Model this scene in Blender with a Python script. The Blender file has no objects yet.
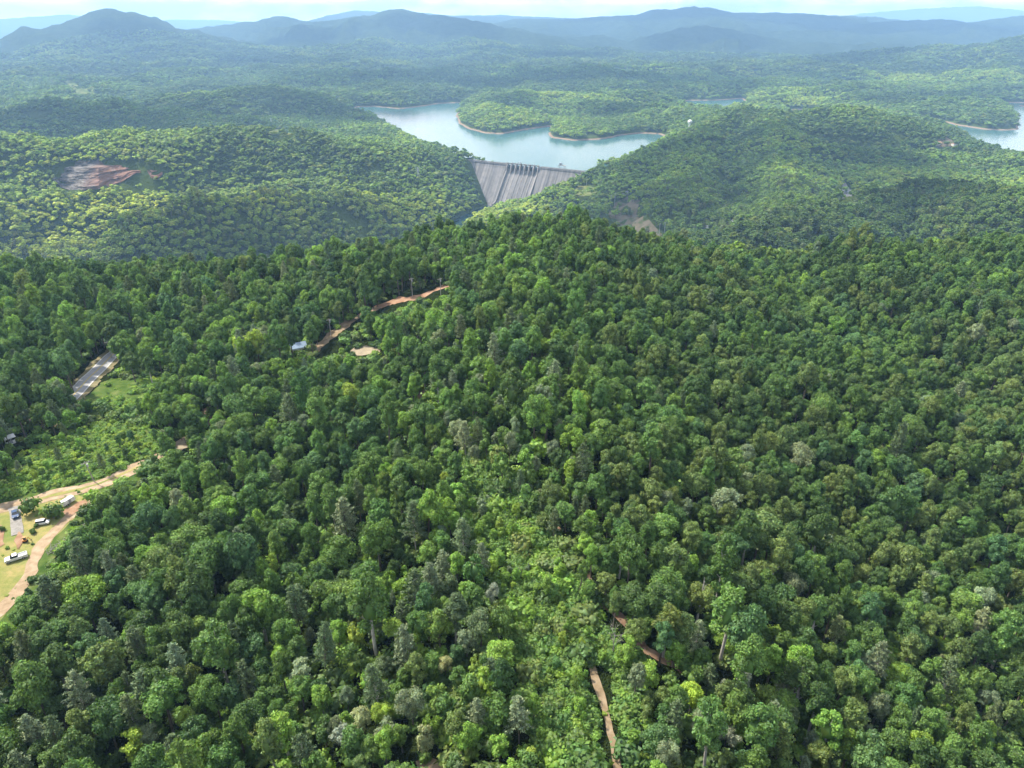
import bpy, bmesh, math, random
import numpy as np
from mathutils import Vector, Matrix
from mathutils.geometry import delaunay_2d_cdt

rng = np.random.default_rng(7)
random.seed(7)
scene = bpy.context.scene
COL = scene.collection
PI = math.pi

# ------------------------------------------------------------------ camera
F = 710.0
PITCH = math.radians(27.2)
SP, CP = math.sin(PITCH), math.cos(PITCH)
ZC = 120.0
cam_d = bpy.data.cameras.new('camera')
cam = bpy.data.objects.new('camera', cam_d)
COL.objects.link(cam)
cam.location = (0, 0, ZC)
cam.rotation_euler = (PI / 2 - PITCH, 0, 0)
cam_d.sensor_width = 36
cam_d.lens = 36 * F / 1024
cam_d.clip_start = 1
cam_d.clip_end = 90000
scene.camera = cam


def W(px, py, d):
    """point on the sight line of a photo pixel at depth d"""
    u = (px - 512) / F
    v = (384 - py) / F
    return np.array([d * u, d * (CP + v * SP), ZC + d * (-SP + v * CP)])


def project(x, y, z):
    dz = z - ZC
    d = y * CP - dz * SP
    d = np.where(np.abs(d) < 1e-3, 1e-3, d)
    v = (y * SP + dz * CP) / d
    return 512 + F * x / d, 384 - F * v, d


# ------------------------------------------------------------------ noise
def _hash(ix, iy, s):
    n = (ix.astype(np.int64) * 374761393 + iy.astype(np.int64) * 668265263 + s * 974634777) & 0x7fffffff
    n = ((n ^ (n >> 13)) * 1274126177) & 0x7fffffff
    n = n ^ (n >> 16)
    return (n & 0xffff) / 65535.0


def vnoise(x, y, s=0):
    x = np.asarray(x, float); y = np.asarray(y, float)
    ix = np.floor(x); iy = np.floor(y)
    fx = x - ix; fy = y - iy
    fx = fx * fx * fx * (fx * (fx * 6 - 15) + 10)
    fy = fy * fy * fy * (fy * (fy * 6 - 15) + 10)
    a = _hash(ix, iy, s); b = _hash(ix + 1, iy, s); c = _hash(ix, iy + 1, s); d = _hash(ix + 1, iy + 1, s)
    return ((a * (1 - fx) + b * fx) * (1 - fy) + (c * (1 - fx) + d * fx) * fy) * 2 - 1


def fbm(x, y, octs=4, s=0, gain=.5):
    t = 0; a = 1; n = 0
    x = np.asarray(x, float); y = np.asarray(y, float)
    for o in range(octs):
        t = t + a * vnoise(x, y, s + o * 17)
        n += a
        x, y = 1.62 * x - 1.18 * y + 5.3, 1.18 * x + 1.62 * y - 3.1
        a *= gain
    return t / n


def ridged(x, y, octs=4, s=0):
    t = 0; a = 1; n = 0
    x = np.asarray(x, float); y = np.asarray(y, float)
    for o in range(octs):
        t = t + a * (1 - np.abs(vnoise(x, y, s + o * 17)) * 2)
        n += a
        x, y = 1.62 * x - 1.18 * y + 5.3, 1.18 * x + 1.62 * y - 3.1
        a *= .5
    return t / n


# ------------------------------------------------------------------ terrain
LAKE = -206.0
RIVER = -292.0
CREST = -201.0


def lakept(px, py):
    v = (384 - py) / F
    d = (LAKE - ZC) / (-SP + v * CP)
    return W(px, py, d)[:2]


LAKES_PX = [
    [(480, 172), (466, 158), (448, 153), (425, 147), (400, 134), (382, 123), (371, 117), (360, 116.5), (350, 112), (358, 107),
     (375, 106.5), (400, 109), (425, 106), (440, 103.5), (466, 102.5), (460, 108), (456, 116), (459, 124), (470, 129.5), (485, 133),
     (500, 134), (520, 131), (536, 128), (550, 126.5), (553, 129), (548, 133), (551, 138), (575, 140.5), (600, 139.5), (620, 135.5),
     (640, 133.5), (660, 134), (668, 139), (650, 150), (620, 164), (606, 174), (590, 186)],
    [(905, 119.5), (935, 120), (960, 125.5), (985, 129.5), (1005, 130.5), (1017, 129.5), (1019, 120), (1010, 110), (1002, 105),
     (1012, 104), (1030, 108), (1100, 112), (1180, 118), (1180, 175), (1060, 166), (1024, 160), (1000, 154), (980, 147), (958, 135), (935, 126), (905, 123)],
    [(676, 102.5), (690, 100.5), (715, 100.5), (742, 98.5), (748, 106), (724, 111), (700, 111), (682, 107)],
    [(786, 110.5), (800, 109.5), (814, 110), (822, 118), (800, 120)],
    [(984, 104), (1000, 102.6), (1024, 103), (1040, 105), (1012, 105.5)],
]
LAKES = [np.array([lakept(*p) for p in poly]) for poly in LAKES_PX]


def seg_dist(x, y, ax, ay, bx, by):
    dx, dy = bx - ax, by - ay
    t = np.clip(((x - ax) * dx + (y - ay) * dy) / (dx * dx + dy * dy + 1e-9), 0, 1)
    return np.hypot(x - ax - t * dx, y - ay - t * dy), t


def inside(x, y, poly):
    x = np.asarray(x, float); y = np.asarray(y, float)
    r = np.zeros(np.shape(x), bool)
    n = len(poly)
    for i in range(n):
        x0, y0 = poly[i][0], poly[i][1]
        x1, y1 = poly[(i + 1) % n][0], poly[(i + 1) % n][1]
        c = ((y0 > y) != (y1 > y)) & (x < (x1 - x0) * (y - y0) / (y1 - y0 + 1e-12) + x0)
        r ^= c
    return r


def poly_sd(x, y, poly):
    d = np.full(np.shape(x), 1e9)
    n = len(poly)
    for i in range(n):
        s, _ = seg_dist(x, y, poly[i][0], poly[i][1], poly[(i + 1) % n][0], poly[(i + 1) % n][1])
        d = np.minimum(d, s)
    return np.where(inside(x, y, poly), -d, d)


# ridge lines: photo pixel of the tree tops along the crest, depth; half width; foot level; tree height
RIDGES = [
    # left hill in front of the dam
    ([(-250, 250, 650), (-120, 245, 700), (20, 236, 760), (120, 198, 950), (230, 164, 1150), (330, 168, 1250), (400, 188, 1380), (450, 210, 1480)], 165, -300, 14),
    ([(-300, 140, 1200), (-150, 137, 1300), (0, 130, 1400), (120, 128, 1500), (230, 125, 1600), (300, 129, 1650), (360, 143, 1700), (430, 156, 1790), (474, 152, 1885)], 215, -300, 14),
    ([(-200, 140, 1900), (-100, 132, 2000), (0, 118, 2100), (60, 99, 2200), (110, 103, 2250), (150, 113, 2250), (185, 124, 2200)], 165, -200, 14),
    ([(120, 116, 2450), (200, 97, 2600), (240, 90, 2650), (270, 84, 2700), (300, 91, 2700), (330, 101, 2650), (350, 110, 2600), (366, 117, 2530)], 170, -200, 14),
    ([(-300, 88, 3000), (-100, 84, 3400), (0, 74, 3600), (50, 72, 3900), (110, 80, 3900), (160, 83, 3700)], 260, -190, 14),
    # left peak and middle ranges
    ([(-320, 40, 5400), (-200, 48, 5200), (-60, 56, 5200), (0, 42, 5250), (22, 29, 5300), (42, 32, 5350), (75, 23, 5500), (92, 13.5, 5580), (105, 9.5, 5600), (120, 14.5, 5580), (140, 23, 5500), (170, 32, 5400), (215, 47, 5200), (256, 57, 5000), (330, 68, 4800)], 640, -180, -14),
    ([(102, 20, 5400), (94, 42, 4950), (80, 62, 4500)], 420, -180, 6),
    ([(148, 26, 5300), (190, 47, 4900), (225, 66, 4500)], 360, -180, 6),
    ([(150, 34, 6720), (220, 28, 7308), (256, 22.5, 7560), (280, 17.5, 7560), (312, 24, 7560), (340, 22, 7140), (375, 15.5, 6720), (400, 9.5, 6720), (430, 15, 6720), (455, 20, 6552), (490, 27, 6384), (520, 36, 6216), (560, 48, 5880), (620, 60, 5460)], 708, -180, -14),
    ([(398, 18, 6468), (385, 32, 5964), (365, 55, 5124)], 460, -180, 4),
    ([(292, 26, 7224), (310, 42, 6048), (300, 60, 5040)], 549, -180, 4),
    ([(457, 28, 6300), (470, 45, 5544), (500, 66, 4704)], 460, -180, 4),
    ([(250, 66, 5000), (300, 63, 5100), (340, 60, 5200), (400, 64, 5100), (450, 68, 5000), (490, 73, 4800)], 300, -190, 10),
    ([(500, 66, 5500), (560, 62, 5800), (620, 66, 5600), (690, 68, 5400)], 330, -190, 10),
    # dark ridge beyond the lake
    ([(322, 100, 3400), (345, 88, 3600), (370, 83, 3700), (400, 82, 3700), (440, 80, 3800), (480, 75, 3900), (512, 79, 3850), (550, 73, 3750), (585, 68, 3700), (610, 70, 3700), (640, 75, 3700), (664, 84, 3650)], 190, -200, 14),
    ([(660, 98, 3500), (685, 89, 3600), (710, 91, 3600), (735, 97, 3500)], 180, -200, 14),
    # wooded points in the lake
    ([(462, 108, 2750), (480, 101, 2800), (520, 96, 2850), (560, 93, 2950), (600, 89, 3050), (628, 87, 3050), (645, 93, 2950), (660, 100, 2850)], 130, -200, 14),
    ([(556, 131, 2330), (572, 124, 2430), (600, 117, 2500), (630, 111, 2550), (660, 108, 2600), (700, 108, 2600)], 105, -200, 14),
    ([(487, 122, 2480), (510, 112, 2600), (540, 106, 2700)], 90, -200, 14),
    # far blue ranges
    ([(-300, 26, 15000), (-50, 22, 15000), (0, 20, 15000), (30, 17.5, 15000), (66, 14.5, 15000), (90, 22, 15000), (130, 27, 15000)], 2200, -150, 0),
    ([(130, 24, 17000), (172, 19.5, 17000), (215, 20, 17000), (256, 24, 17000), (300, 26, 16000)], 2200, -150, 0),
    ([(300, 23, 11475), (330, 15, 11475), (356, 10.5, 11475), (380, 12, 11475), (430, 13.5, 11475), (455, 16, 11475), (500, 15, 11475), (545, 17.5, 11475)], 1785, -150, 0),
    ([(480, 27, 8580), (512, 19, 8580), (565, 19.5, 8580), (600, 17, 8580), (640, 15, 8580), (655, 9.5, 8580), (670, 10, 8580), (690, 6.3, 8580), (710, 8.3, 8580), (735, 13, 8580), (768, 13, 8580), (785, 13.2, 8580), (830, 15.5, 8814), (870, 17, 8970), (900, 25, 8580), (940, 33, 8190)], 1429, -150, 0),
    ([(692, 14, 8268), (700, 25, 7488), (690, 45, 6396)], 588, -150, 0),
    ([(774, 20, 8268), (800, 30, 7566), (830, 48, 6552)], 504, -150, 0),
    ([(590, 56, 6120), (620, 48, 6408), (650, 38, 6480), (680, 29, 6480), (705, 25.5, 6480), (740, 32, 6480), (768, 38, 6408), (800, 44, 6264), (835, 53, 6048)], 596, -170, 0),
    ([(820, 22, 21000), (850, 15.5, 21000), (880, 12, 21000), (920, 8.5, 21000), (975, 6.3, 21000), (1024, 10, 21000), (1150, 14, 20000)], 2500, -150, 0),
    ([(850, 33, 7030), (870, 27, 7252), (895, 21.5, 7400), (940, 19.3, 7400), (970, 23, 7400), (1000, 18.5, 7400), (1024, 15, 7400), (1100, 12, 7400), (1300, 20, 7030)], 1053, -170, 0),
    ([(934, 25, 7178), (900, 36, 6512), (880, 50, 5772)], 454, -170, 0),
    # right green ridge
    ([(690, 74, 5600), (768, 63, 5200), (820, 58, 5000), (860, 55, 4800), (900, 51, 4700), (940, 46.5, 4600), (970, 47.5, 4500), (1000, 43, 4400), (1024, 39, 4400), (1100, 36, 4300), (1300, 45, 4000)], 520, -195, 14),
    ([(940, 46.5, 4600), (900, 70, 3900), (860, 92, 3300)], 210, -198, 14),
    ([(1024, 39, 4400), (1000, 66, 3700), (960, 90, 3150), (985, 108, 2750)], 200, -198, 14),
    ([(930, 108, 2700), (955, 106, 2750), (985, 110, 2700), (1008, 117, 2580)], 130, -200, 14),
    # hill right of the dam
    ([(582, 172, 1655), (600, 164, 1665), (640, 138, 1800), (680, 120, 1950), (700, 110, 2050), (735, 105.5, 2100), (770, 108, 2150), (800, 113, 2100), (850, 114, 2000), (900, 119, 1950), (940, 124, 1900), (970, 137, 1850), (1000, 151, 1800), (1024, 160, 1700), (1100, 178, 1600), (1250, 190, 1500)], 250, -300, 14),
    ([(770, 108, 2150), (780, 150, 1600), (800, 195, 1150)], 150, -300, 14),
    ([(700, 110, 2050), (700, 160, 1600), (690, 205, 1250)], 140, -300, 14),
    ([(760, 222, 900), (820, 196, 1050), (900, 178, 1150), (960, 176, 1100), (1024, 190, 950), (1200, 205, 850)], 160, -300, 14),
    # spur below the dam
    ([(508, 222, 1500), (530, 203, 1560), (555, 189, 1610), (580, 181, 1660), (600, 172, 1700)], 75, -300, 12),
]
RW = []
for pts, wid, foot, th in RIDGES:
    RW.append((np.array([W(*p) - np.array([0, 0, th]) for p in pts]), wid, foot))

RIVER_LINE = np.array([(-10, 1800), (-49, 1765), (-109, 1650), (-135, 1560), (-220, 1380), (-420, 1120), (-900, 880), (-2500, 700)], float)


def h_far(x, y):
    r = np.hypot(x, y)
    base = LAKE + 12 + 16 * fbm(x / 420, y / 420, 4, 3) + np.clip((r - 3300) / 1200, 0, 1) * np.clip((16000 - r) / 6000, 0, 1) * ((66 - 30 * np.clip((r - 5200) / 1500, 0, 1)) * ridged(x / 760, y / 520, 4, 33) + 4) 
    base = base - 86 * np.clip((1790 - y + .5 * np.clip(-x - 100, 0, 400)) / 160, 0, 1)
    h = base
    for P, wid, foot in RW:
        pad = wid * 3.2
        m = (x > P[:, 0].min() - pad) & (x < P[:, 0].max() + pad) & (y > P[:, 1].min() - pad) & (y < P[:, 1].max() + pad)
        if not m.any():
            continue
        xs, ys = x[m], y[m]
        best = np.full(xs.shape, 1e9); zc = np.zeros(xs.shape)
        for i in range(len(P) - 1):
            d, t = seg_dist(xs, ys, P[i, 0], P[i, 1], P[i + 1, 0], P[i + 1, 1])
            z = P[i, 2] * (1 - t) + P[i + 1, 2] * t
            k = d < best
            best = np.where(k, d, best); zc = np.where(k, z, zc)
        # spurs and gullies: the flank width wanders
        s = wid
        n = ridged(xs / (s * .95), ys / (s * .95), 4, 11)
        fl = np.clip(best / (.5 * s), 0, 1)
        dd = best * (1 - .42 * fl * n)
        big = min(1., max(0., (s - 250) / 450))
        lin = np.clip(1 - (np.sqrt(dd * dd + (.06 * s) ** 2) - .06 * s) / (1.75 * s), 0, 1)
        prof = np.exp(-(dd / s) ** 2 * 1.1) * (.62 - .45 * big) + (.38 + .45 * big) * lin
        z = foot + (zc - foot) * (prof + (.5 + .55 * big) * prof * (1 - prof) * (ridged(xs / (s * .6) + 3, ys / (s * .6), 4, 19) - .15) * min(1, s / 500))
        hm = h[m]
        k = .04 * np.maximum(zc - foot, 30)
        # smooth maximum
        dlt = np.clip(.5 + .5 * (z - hm) / k, 0, 1)
        h[m] = hm * (1 - dlt) + z * dlt + 0 * k
    amp = np.clip((r - 500) / 2600, .35, 1.5)
    h = h + amp * 9 * (ridged(x / 150, y / 150, 3, 29) - .1) + np.clip((r - 650) / 700, 0, 1) * np.clip((9000 - r) / 4000, 0, 1) * 34 * (ridged(x / 380 + .4, y / 330, 3, 37) - .15)
    # the river gorge
    best = np.full(np.shape(x), 1e9); east = np.zeros(np.shape(x), bool)
    for i in range(len(RIVER_LINE) - 1):
        d, _ = seg_dist(x, y, *RIVER_LINE[i], *RIVER_LINE[i + 1])
        cr_ = (RIVER_LINE[i + 1, 0] - RIVER_LINE[i, 0]) * (y - RIVER_LINE[i, 1]) - (RIVER_LINE[i + 1, 1] - RIVER_LINE[i, 1]) * (x - RIVER_LINE[i, 0])
        east = np.where(d < best, cr_ > 0, east)
        best = np.minimum(best, d)
    cap = RIVER - 4 + np.maximum(0, best - 12) * .85 + np.maximum(0, best - 140) * .5
    cap_e = RIVER - 4 + np.maximum(0, best - 14) * .27 + np.maximum(0, best - 150) * .5
    cap = np.where(east, cap_e, cap)
    h = np.where(y < 2200, np.minimum(h, cap), h)
    # lake shores
    near = (r > 1500) & (r < 4200) & (y > 0)
    if near.any():
        xs, ys = x[near], y[near]
        sd = np.full(xs.shape, 1e9)
        for poly in LAKES:
            sd = np.minimum(sd, poly_sd(xs, ys, poly))
        sd = sd + 9 * fbm(xs / 70, ys / 70, 4, 41)
        hn = h[near]
        up = ys > 1878 - .559 * (xs + 102) + 9          # only the reservoir side of the dam
        shore = LAKE + np.where(sd > 0, .42 * sd, .3 * sd)
        hn2 = np.where(sd < 400, np.minimum(hn, shore), hn)
        hn2 = np.where(sd > 0, np.maximum(hn2, LAKE + np.minimum(.42 * sd, 7)), hn2)
        h[near] = np.where(up, hn2, hn)
    return h


CX = np.array([-1500, -420, -240, -160, -80, -30, 10, 60, 110, 180, 260, 360, 1500.])
CY = np.array([340, 335, 330, 330, 345, 362, 376, 372, 360, 372, 400, 430, 470.])
CZ = np.array([-6, -4, -3, -2, 1, 10, 16, 14, -3, -12, -13, -11, -14.])


def h_near(x, y):
    yc = np.interp(x, CX, CY)
    zc = np.interp(x, CX, CZ)
    # smoothed crest
    for o in (-45, 45):
        zc = zc + np.interp(x + o, CX, CZ)
        yc = yc + np.interp(x + o, CX, CY)
    zc /= 3; yc /= 3
    spine = 15 * np.exp(-((x - 14 - 6 * np.sin(y / 60)) / 48) ** 2)
    left = np.where(x < 0, 0, -1) * 22 * (1 - np.exp(-(x / 110) ** 2))
    road = -8 * np.exp(-(((x + 150) / 60) ** 2 + ((y - 285) / 50) ** 2))
    body = spine + left + road
    t = np.clip((y - 190) / np.maximum(yc - 190, 1), 0, 1)
    t = t * t * (3 - 2 * t)
    z = body * (1 - t) + zc * t
    calm = np.exp(-(((x + 112) / 45) ** 2 + ((y - 165) / 45) ** 2))
    z = z + (1 - .8 * calm) * 3.4 * fbm(x / 55 + .3, y / 55, 3, 5) + 1.0 * (1 - calm) * fbm(x / 20, y / 20, 2, 8)
    z = z * (1 - .75 * calm) 
    gul = np.clip(x / 120, 0, 1) * np.clip(1 - (y - 420) / 120, 0, 1)
    z = z + gul * 15 * (ridged(x / 130 + y / 400, y / 230 - x / 300, 2, 71) - .2)
    e = np.maximum(0, y - yc - 8)
    return z - .62 * (np.sqrt(e * e + 45 ** 2) - 45) 


def H(x, y):
    x = np.atleast_1d(np.asarray(x, float)).copy(); y = np.atleast_1d(np.asarray(y, float)).copy()
    hn = h_near(x, y)
    r = np.hypot(x, y)
    hf = np.full(x.shape, -1e9)
    m = r > 480
    if m.any():
        hf[m] = h_far(x[m], y[m])
    w = np.clip((y - 480) / 60, 0, 1)
    back = (y < 480) & (r > 900)
    out = np.where(m & (y > 430), np.maximum(hn, hf), hn)
    k = np.clip((r - 900) / 1200, 0, 1)
    side = np.where(y <= 430, k, 0)
    out = np.where(side > 0, hn * (1 - side) + side * np.maximum(hf, -240), out)
    return out


def ground_hit(px, py, dmin=70., dmax=520., lift=0.):
    """where the sight line of a photo pixel meets the near ground"""
    ds = np.arange(dmin, dmax, .5)
    u = (px - 512) / F; v = (384 - py) / F
    x = ds * u; y = ds * (CP + v * SP); z = ZC + ds * (-SP + v * CP)
    g = H(x, y) + lift
    i = int(np.argmax(z < g))
    return np.array([x[i], y[i], g[i] - lift])


def far_hit(px, py, dmin, dmax, lift=0.):
    ds = np.linspace(dmin, dmax, 2500)
    u = (px - 512) / F; v = (384 - py) / F
    x = ds * u; y = ds * (CP + v * SP); z = ZC + ds * (-SP + v * CP)
    g = H(x, y) + lift
    i = int(np.argmax(z < g))
    return np.array([x[i], y[i], g[i] - lift])


# ------------------------------------------------------------------ materials
def mat(name):
    m = bpy.data.materials.new(name)
    m.use_nodes = True
    nt = m.node_tree
    b = nt.nodes['Principled BSDF']
    return m, nt, b


def node(nt, t, **k):
    n = nt.nodes.new(t)
    for a, v in k.items():
        setattr(n, a, v)
    return n


def ramp(nt, fac, stops):
    r = node(nt, 'ShaderNodeValToRGB')
    el = r.color_ramp.elements
    while len(el) < len(stops):
        el.new(.5)
    for e, (p, c) in zip(el, stops):
        e.position = p
        e.color = (*c, 1)
    nt.links.new(fac, r.inputs[0])
    return r.outputs[0]


def mapped(nt, scale=(1, 1, 1)):
    g = node(nt, 'ShaderNodeNewGeometry')
    m = node(nt, 'ShaderNodeMapping')
    m.inputs['Scale'].default_value = scale
    nt.links.new(g.outputs['Position'], m.inputs[0])
    return m.outputs[0]


def noise(nt, vec, scale, detail=4, rough=.55):
    n = node(nt, 'ShaderNodeTexNoise')
    n.inputs['Scale'].default_value = scale
    n.inputs['Detail'].default_value = detail
    n.inputs['Roughness'].default_value = rough
    nt.links.new(vec, n.inputs['Vector'])
    return n.outputs['Fac']


def mix(nt, fac, a, b, blend='MIX'):
    n = node(nt, 'ShaderNodeMix', data_type='RGBA', blend_type=blend)
    for s, v in ((n.inputs[0], fac), (n.inputs[6], a), (n.inputs[7], b)):
        if hasattr(v, 'is_linked') or hasattr(v, 'links'):
            nt.links.new(v, s)
        elif isinstance(v, (int, float)):
            s.default_value = v
        else:
            s.default_value = (*v, 1)
    return n.outputs[2]


def bump(nt, b, h, dist=.1, strength=.6):
    n = node(nt, 'ShaderNodeBump')
    n.inputs['Distance'].default_value = dist
    n.inputs['Strength'].default_value = strength
    nt.links.new(h, n.inputs['Height'])
    nt.links.new(n.outputs[0], b.inputs['Normal'])


def noisy(name, stops, scale, rough=.9, detail=5, bd=0, spec=.2):
    m, nt, b = mat(name)
    v = mapped(nt)
    f = noise(nt, v, scale, detail, .62)
    nt.links.new(ramp(nt, f, stops), b.inputs['Base Color'])
    b.inputs['Roughness'].default_value = rough
    b.inputs['Specular IOR Level'].default_value = spec
    if bd:
        bump(nt, b, f, bd)
    return m


def plain(name, col, rough=.5, metal=0, spec=.5, dirt=.12):
    m, nt, b = mat(name)
    v = mapped(nt)
    f = noise(nt, v, 1.7, 4)
    c2 = tuple(c * (1 - dirt * 2.2) for c in col)
    nt.links.new(ramp(nt, f, [(.3, c2), (.62, col)]), b.inputs['Base Color'])
    b.inputs['Roughness'].default_value = rough
    b.inputs['Metallic'].default_value = metal
    b.inputs['Specular IOR Level'].default_value = spec
    return m


def leaf_material(name, trans=.3):
    """colour comes from the tree's own tint, with a per-leaf variation"""
    m, nt, b = mat(name)
    out = nt.nodes['Material Output']
    nt.nodes.remove(b)
    ti = node(nt, 'ShaderNodeAttribute', attribute_type='INSTANCER', attribute_name='tint')
    lv = node(nt, 'ShaderNodeAttribute', attribute_type='GEOMETRY', attribute_name='leaf_var')
    c = mix(nt, 1.0, ti.outputs['Color'], lv.outputs['Color'], 'MULTIPLY')
    d = node(nt, 'ShaderNodeBsdfDiffuse')
    t = node(nt, 'ShaderNodeBsdfTranslucent')
    g = node(nt, 'ShaderNodeBsdfGlossy')
    g.inputs['Roughness'].default_value = .55
    g.inputs['Color'].default_value = (.9, .95, 1, 1)
    tc = mix(nt, 1.0, c, (1.15, 1.25, .55), 'MULTIPLY')
    nt.links.new(c, d.inputs[0]); nt.links.new(tc, t.inputs[0])
    a = node(nt, 'ShaderNodeMixShader'); a.inputs[0].default_value = trans
    nt.links.new(d.outputs[0], a.inputs[1]); nt.links.new(t.outputs[0], a.inputs[2])
    e = node(nt, 'ShaderNodeMixShader'); e.inputs[0].default_value = .018
    nt.links.new(a.outputs[0], e.inputs[1]); nt.links.new(g.outputs[0], e.inputs[2])
    nt.links.new(e.outputs[0], out.inputs[0])
    return m


M_LEAF = leaf_material('leaves')
M_NEEDLE = leaf_material('needles', .12)
M_BARK = noisy('bark', [(.3, (.07, .055, .042)), (.7, (.16, .135, .11))], 2.2, bd=.05)
M_PALEBARK = noisy('pale_bark', [(.3, (.26, .24, .21)), (.7, (.5, .47, .42))], 1.5, bd=.03)
M_DEAD = noisy('dead_wood', [(.3, (.2, .18, .165)), (.7, (.4, .37, .34))], 1.5, bd=.03)

# ground: forest floor near, wooded slopes far
M_GROUND, nt, b = mat('ground')
v = mapped(nt)
n1 = noise(nt, v, .35, 6, .65)
n2 = noise(nt, v, .02, 5, .6)
near_c = mix(nt, n1, (.013, .022, .008), (.035, .05, .016))
far_c = ramp(nt, noise(nt, v, .03, 8, .72), [(.30, (.012, .022, .009)), (.5, (.022, .037, .013)), (.72, (.042, .058, .02))])
far_c = mix(nt, ramp(nt, n2, [(.4, (0, 0, 0)), (.65, (1, 1, 1))]), far_c, (.045, .062, .022))
geo = node(nt, 'ShaderNodeNewGeometry')
mid_c = mix(nt, n1, (.05, .08, .018), (.095, .13, .032))
sep = node(nt, 'ShaderNodeSeparateXYZ'); nt.links.new(geo.outputs['Position'], sep.inputs[0])
mr = node(nt, 'ShaderNodeMapRange'); mr.inputs[1].default_value = 3000; mr.inputs[2].default_value = 5200
nt.links.new(sep.outputs[1], mr.inputs[0])
m0 = node(nt, 'ShaderNodeMapRange'); m0.inputs[1].default_value = 500; m0.inputs[2].default_value = 900
nt.links.new(sep.outputs[1], m0.inputs[0])
c = mix(nt, mr.outputs[0], mix(nt, m0.outputs[0], near_c, mid_c), far_c)
# bare band between high and low water on the reservoir shore
zr = node(nt, 'ShaderNodeMapRange'); zr.inputs[1].default_value = LAKE + 3.4; zr.inputs[2].default_value = LAKE + 2.2
nt.links.new(sep.outputs[2], zr.inputs[0])
up = node(nt, 'ShaderNodeMapRange'); up.inputs[1].default_value = 1960; up.inputs[2].default_value = 2000
nt.links.new(sep.outputs[1], up.inputs[0])
ml = node(nt, 'ShaderNodeMath', operation='MULTIPLY')
nt.links.new(zr.outputs[0], ml.inputs[0]); nt.links.new(up.outputs[0], ml.inputs[1])
c = mix(nt, ml.outputs[0], c, mix(nt, noise(nt, v, .12, 4), (.24, .165, .11), (.40, .30, .22)))
nt.links.new(c, b.inputs['Base Color'])
b.inputs['Roughness'].default_value = 1
b.inputs['Specular IOR Level'].default_value = 0
bn = noise(nt, v, .055, 7, .75)
bump(nt, b, bn, 22, .8)

M_WATER, nt, b = mat('lake_water')
b.inputs['Base Color'].default_value = (.05, .125, .12, 1)
b.inputs['Roughness'].default_value = .17
b.inputs['IOR'].default_value = 1.33
v = mapped(nt)
bump(nt, b, noise(nt, v, .18, 3), .35, .22)
M_RIVER, nt, b = mat('river_water')
b.inputs['Base Color'].default_value = (.012, .035, .04, 1)
b.inputs['Roughness'].default_value = .1
b.inputs['IOR'].default_value = 1.33
v = mapped(nt)
bump(nt, b, noise(nt, v, .4, 3), .2, .15)

M_DIRT = noisy('tan_dirt', [(.28, (.22, .15, .085)), (.5, (.31, .225, .14)), (.72, (.41, .32, .22))], .45, bd=.05)
M_TRACK = noisy('dirt_track', [(.28, (.14, .10, .055)), (.5, (.22, .16, .095)), (.72, (.30, .23, .15))], .6, bd=.05)
M_RED = noisy('red_dirt', [(.3, (.19, .105, .06)), (.5, (.27, .155, .09)), (.72, (.33, .23, .15))], .3, bd=.08)
M_REDBROWN = noisy('red_brown_soil', [(.3, (.12, .07, .045)), (.5, (.20, .125, .08)), (.72, (.27, .19, .12))], .5, bd=.08)
M_SAND = noisy('pale_sand', [(.3, (.21, .165, .105)), (.7, (.33, .275, .19))], .5, bd=.03)
M_GRAVEL = noisy('gravel', [(.3, (.17, .155, .135)), (.7, (.30, .28, .255))], 1.4, bd=.05)
M_SHOULDER = noisy('shoulder', [(.3, (.10, .11, .04)), (.7, (.25, .19, .11))], .8)
M_ASPHALT = noisy('asphalt', [(.3, (.26, .255, .25)), (.7, (.35, .34, .33))], .5)
M_LINE = noisy('road_paint', [(.3, (.55, .53, .48)), (.7, (.75, .73, .68))], 2)
M_YELLOW = noisy('yellow_paint', [(.3, (.4, .3, .06)), (.7, (.55, .42, .1))], 2)
M_CLEARING, nt, b = mat('dry_grass')
v = mapped(nt)
c = ramp(nt, noise(nt, v, .11, 6, .68), [(.30, (.11, .16, .04)), (.44, (.20, .21, .065)), (.56, (.31, .25, .10)), (.72, (.37, .27, .15))])
c = mix(nt, ramp(nt, noise(nt, v, 1.1, 5, .7), [(.35, (0, 0, 0)), (.75, (.6, .6, .6))]), c, (.14, .17, .05))
nt.links.new(c, b.inputs['Base Color'])
b.inputs['Roughness'].default_value = 1; b.inputs['Specular IOR Level'].default_value = 0
bump(nt, b, noise(nt, v, 2.5, 4), .12)
M_MEADOW = noisy('meadow_grass', [(.32, (.035, .07, .015)), (.5, (.07, .11, .025)), (.66, (.13, .15, .05))], .22, bd=.15, spec=0)
M_FARGRASS = noisy('far_grass', [(.36, (.07, .12, .025)), (.64, (.19, .19, .07))], .05, spec=0)
M_FARDIRT = noisy('far_dirt', [(.38, (.07, .09, .03)), (.49, (.14, .115, .075)), (.6, (.17, .14, .095)), (.68, (.07, .09, .03))], .05, spec=0)
M_ROCK, nt, b = mat('cliff_rock')
v = mapped(nt, (1, 1, 4.5))
f = noise(nt, v, .07, 7, .68)
c = ramp(nt, f, [(.38, (.02, .018, .016)), (.5, (.10, .085, .075)), (.64, (.22, .19, .165))])
xs = node(nt, 'ShaderNodeNewGeometry'); sp = node(nt, 'ShaderNodeSeparateXYZ'); nt.links.new(xs.outputs['Position'], sp.inputs[0])
mr = node(nt, 'ShaderNodeMapRange'); mr.inputs[1].default_value = -838; mr.inputs[2].default_value = -806
nt.links.new(sp.outputs[0], mr.inputs[0])
f2 = ramp(nt, noise(nt, mapped(nt), .035, 4), [(.30, (0, 0, 0)), (.46, (1, 1, 1))])
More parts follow.
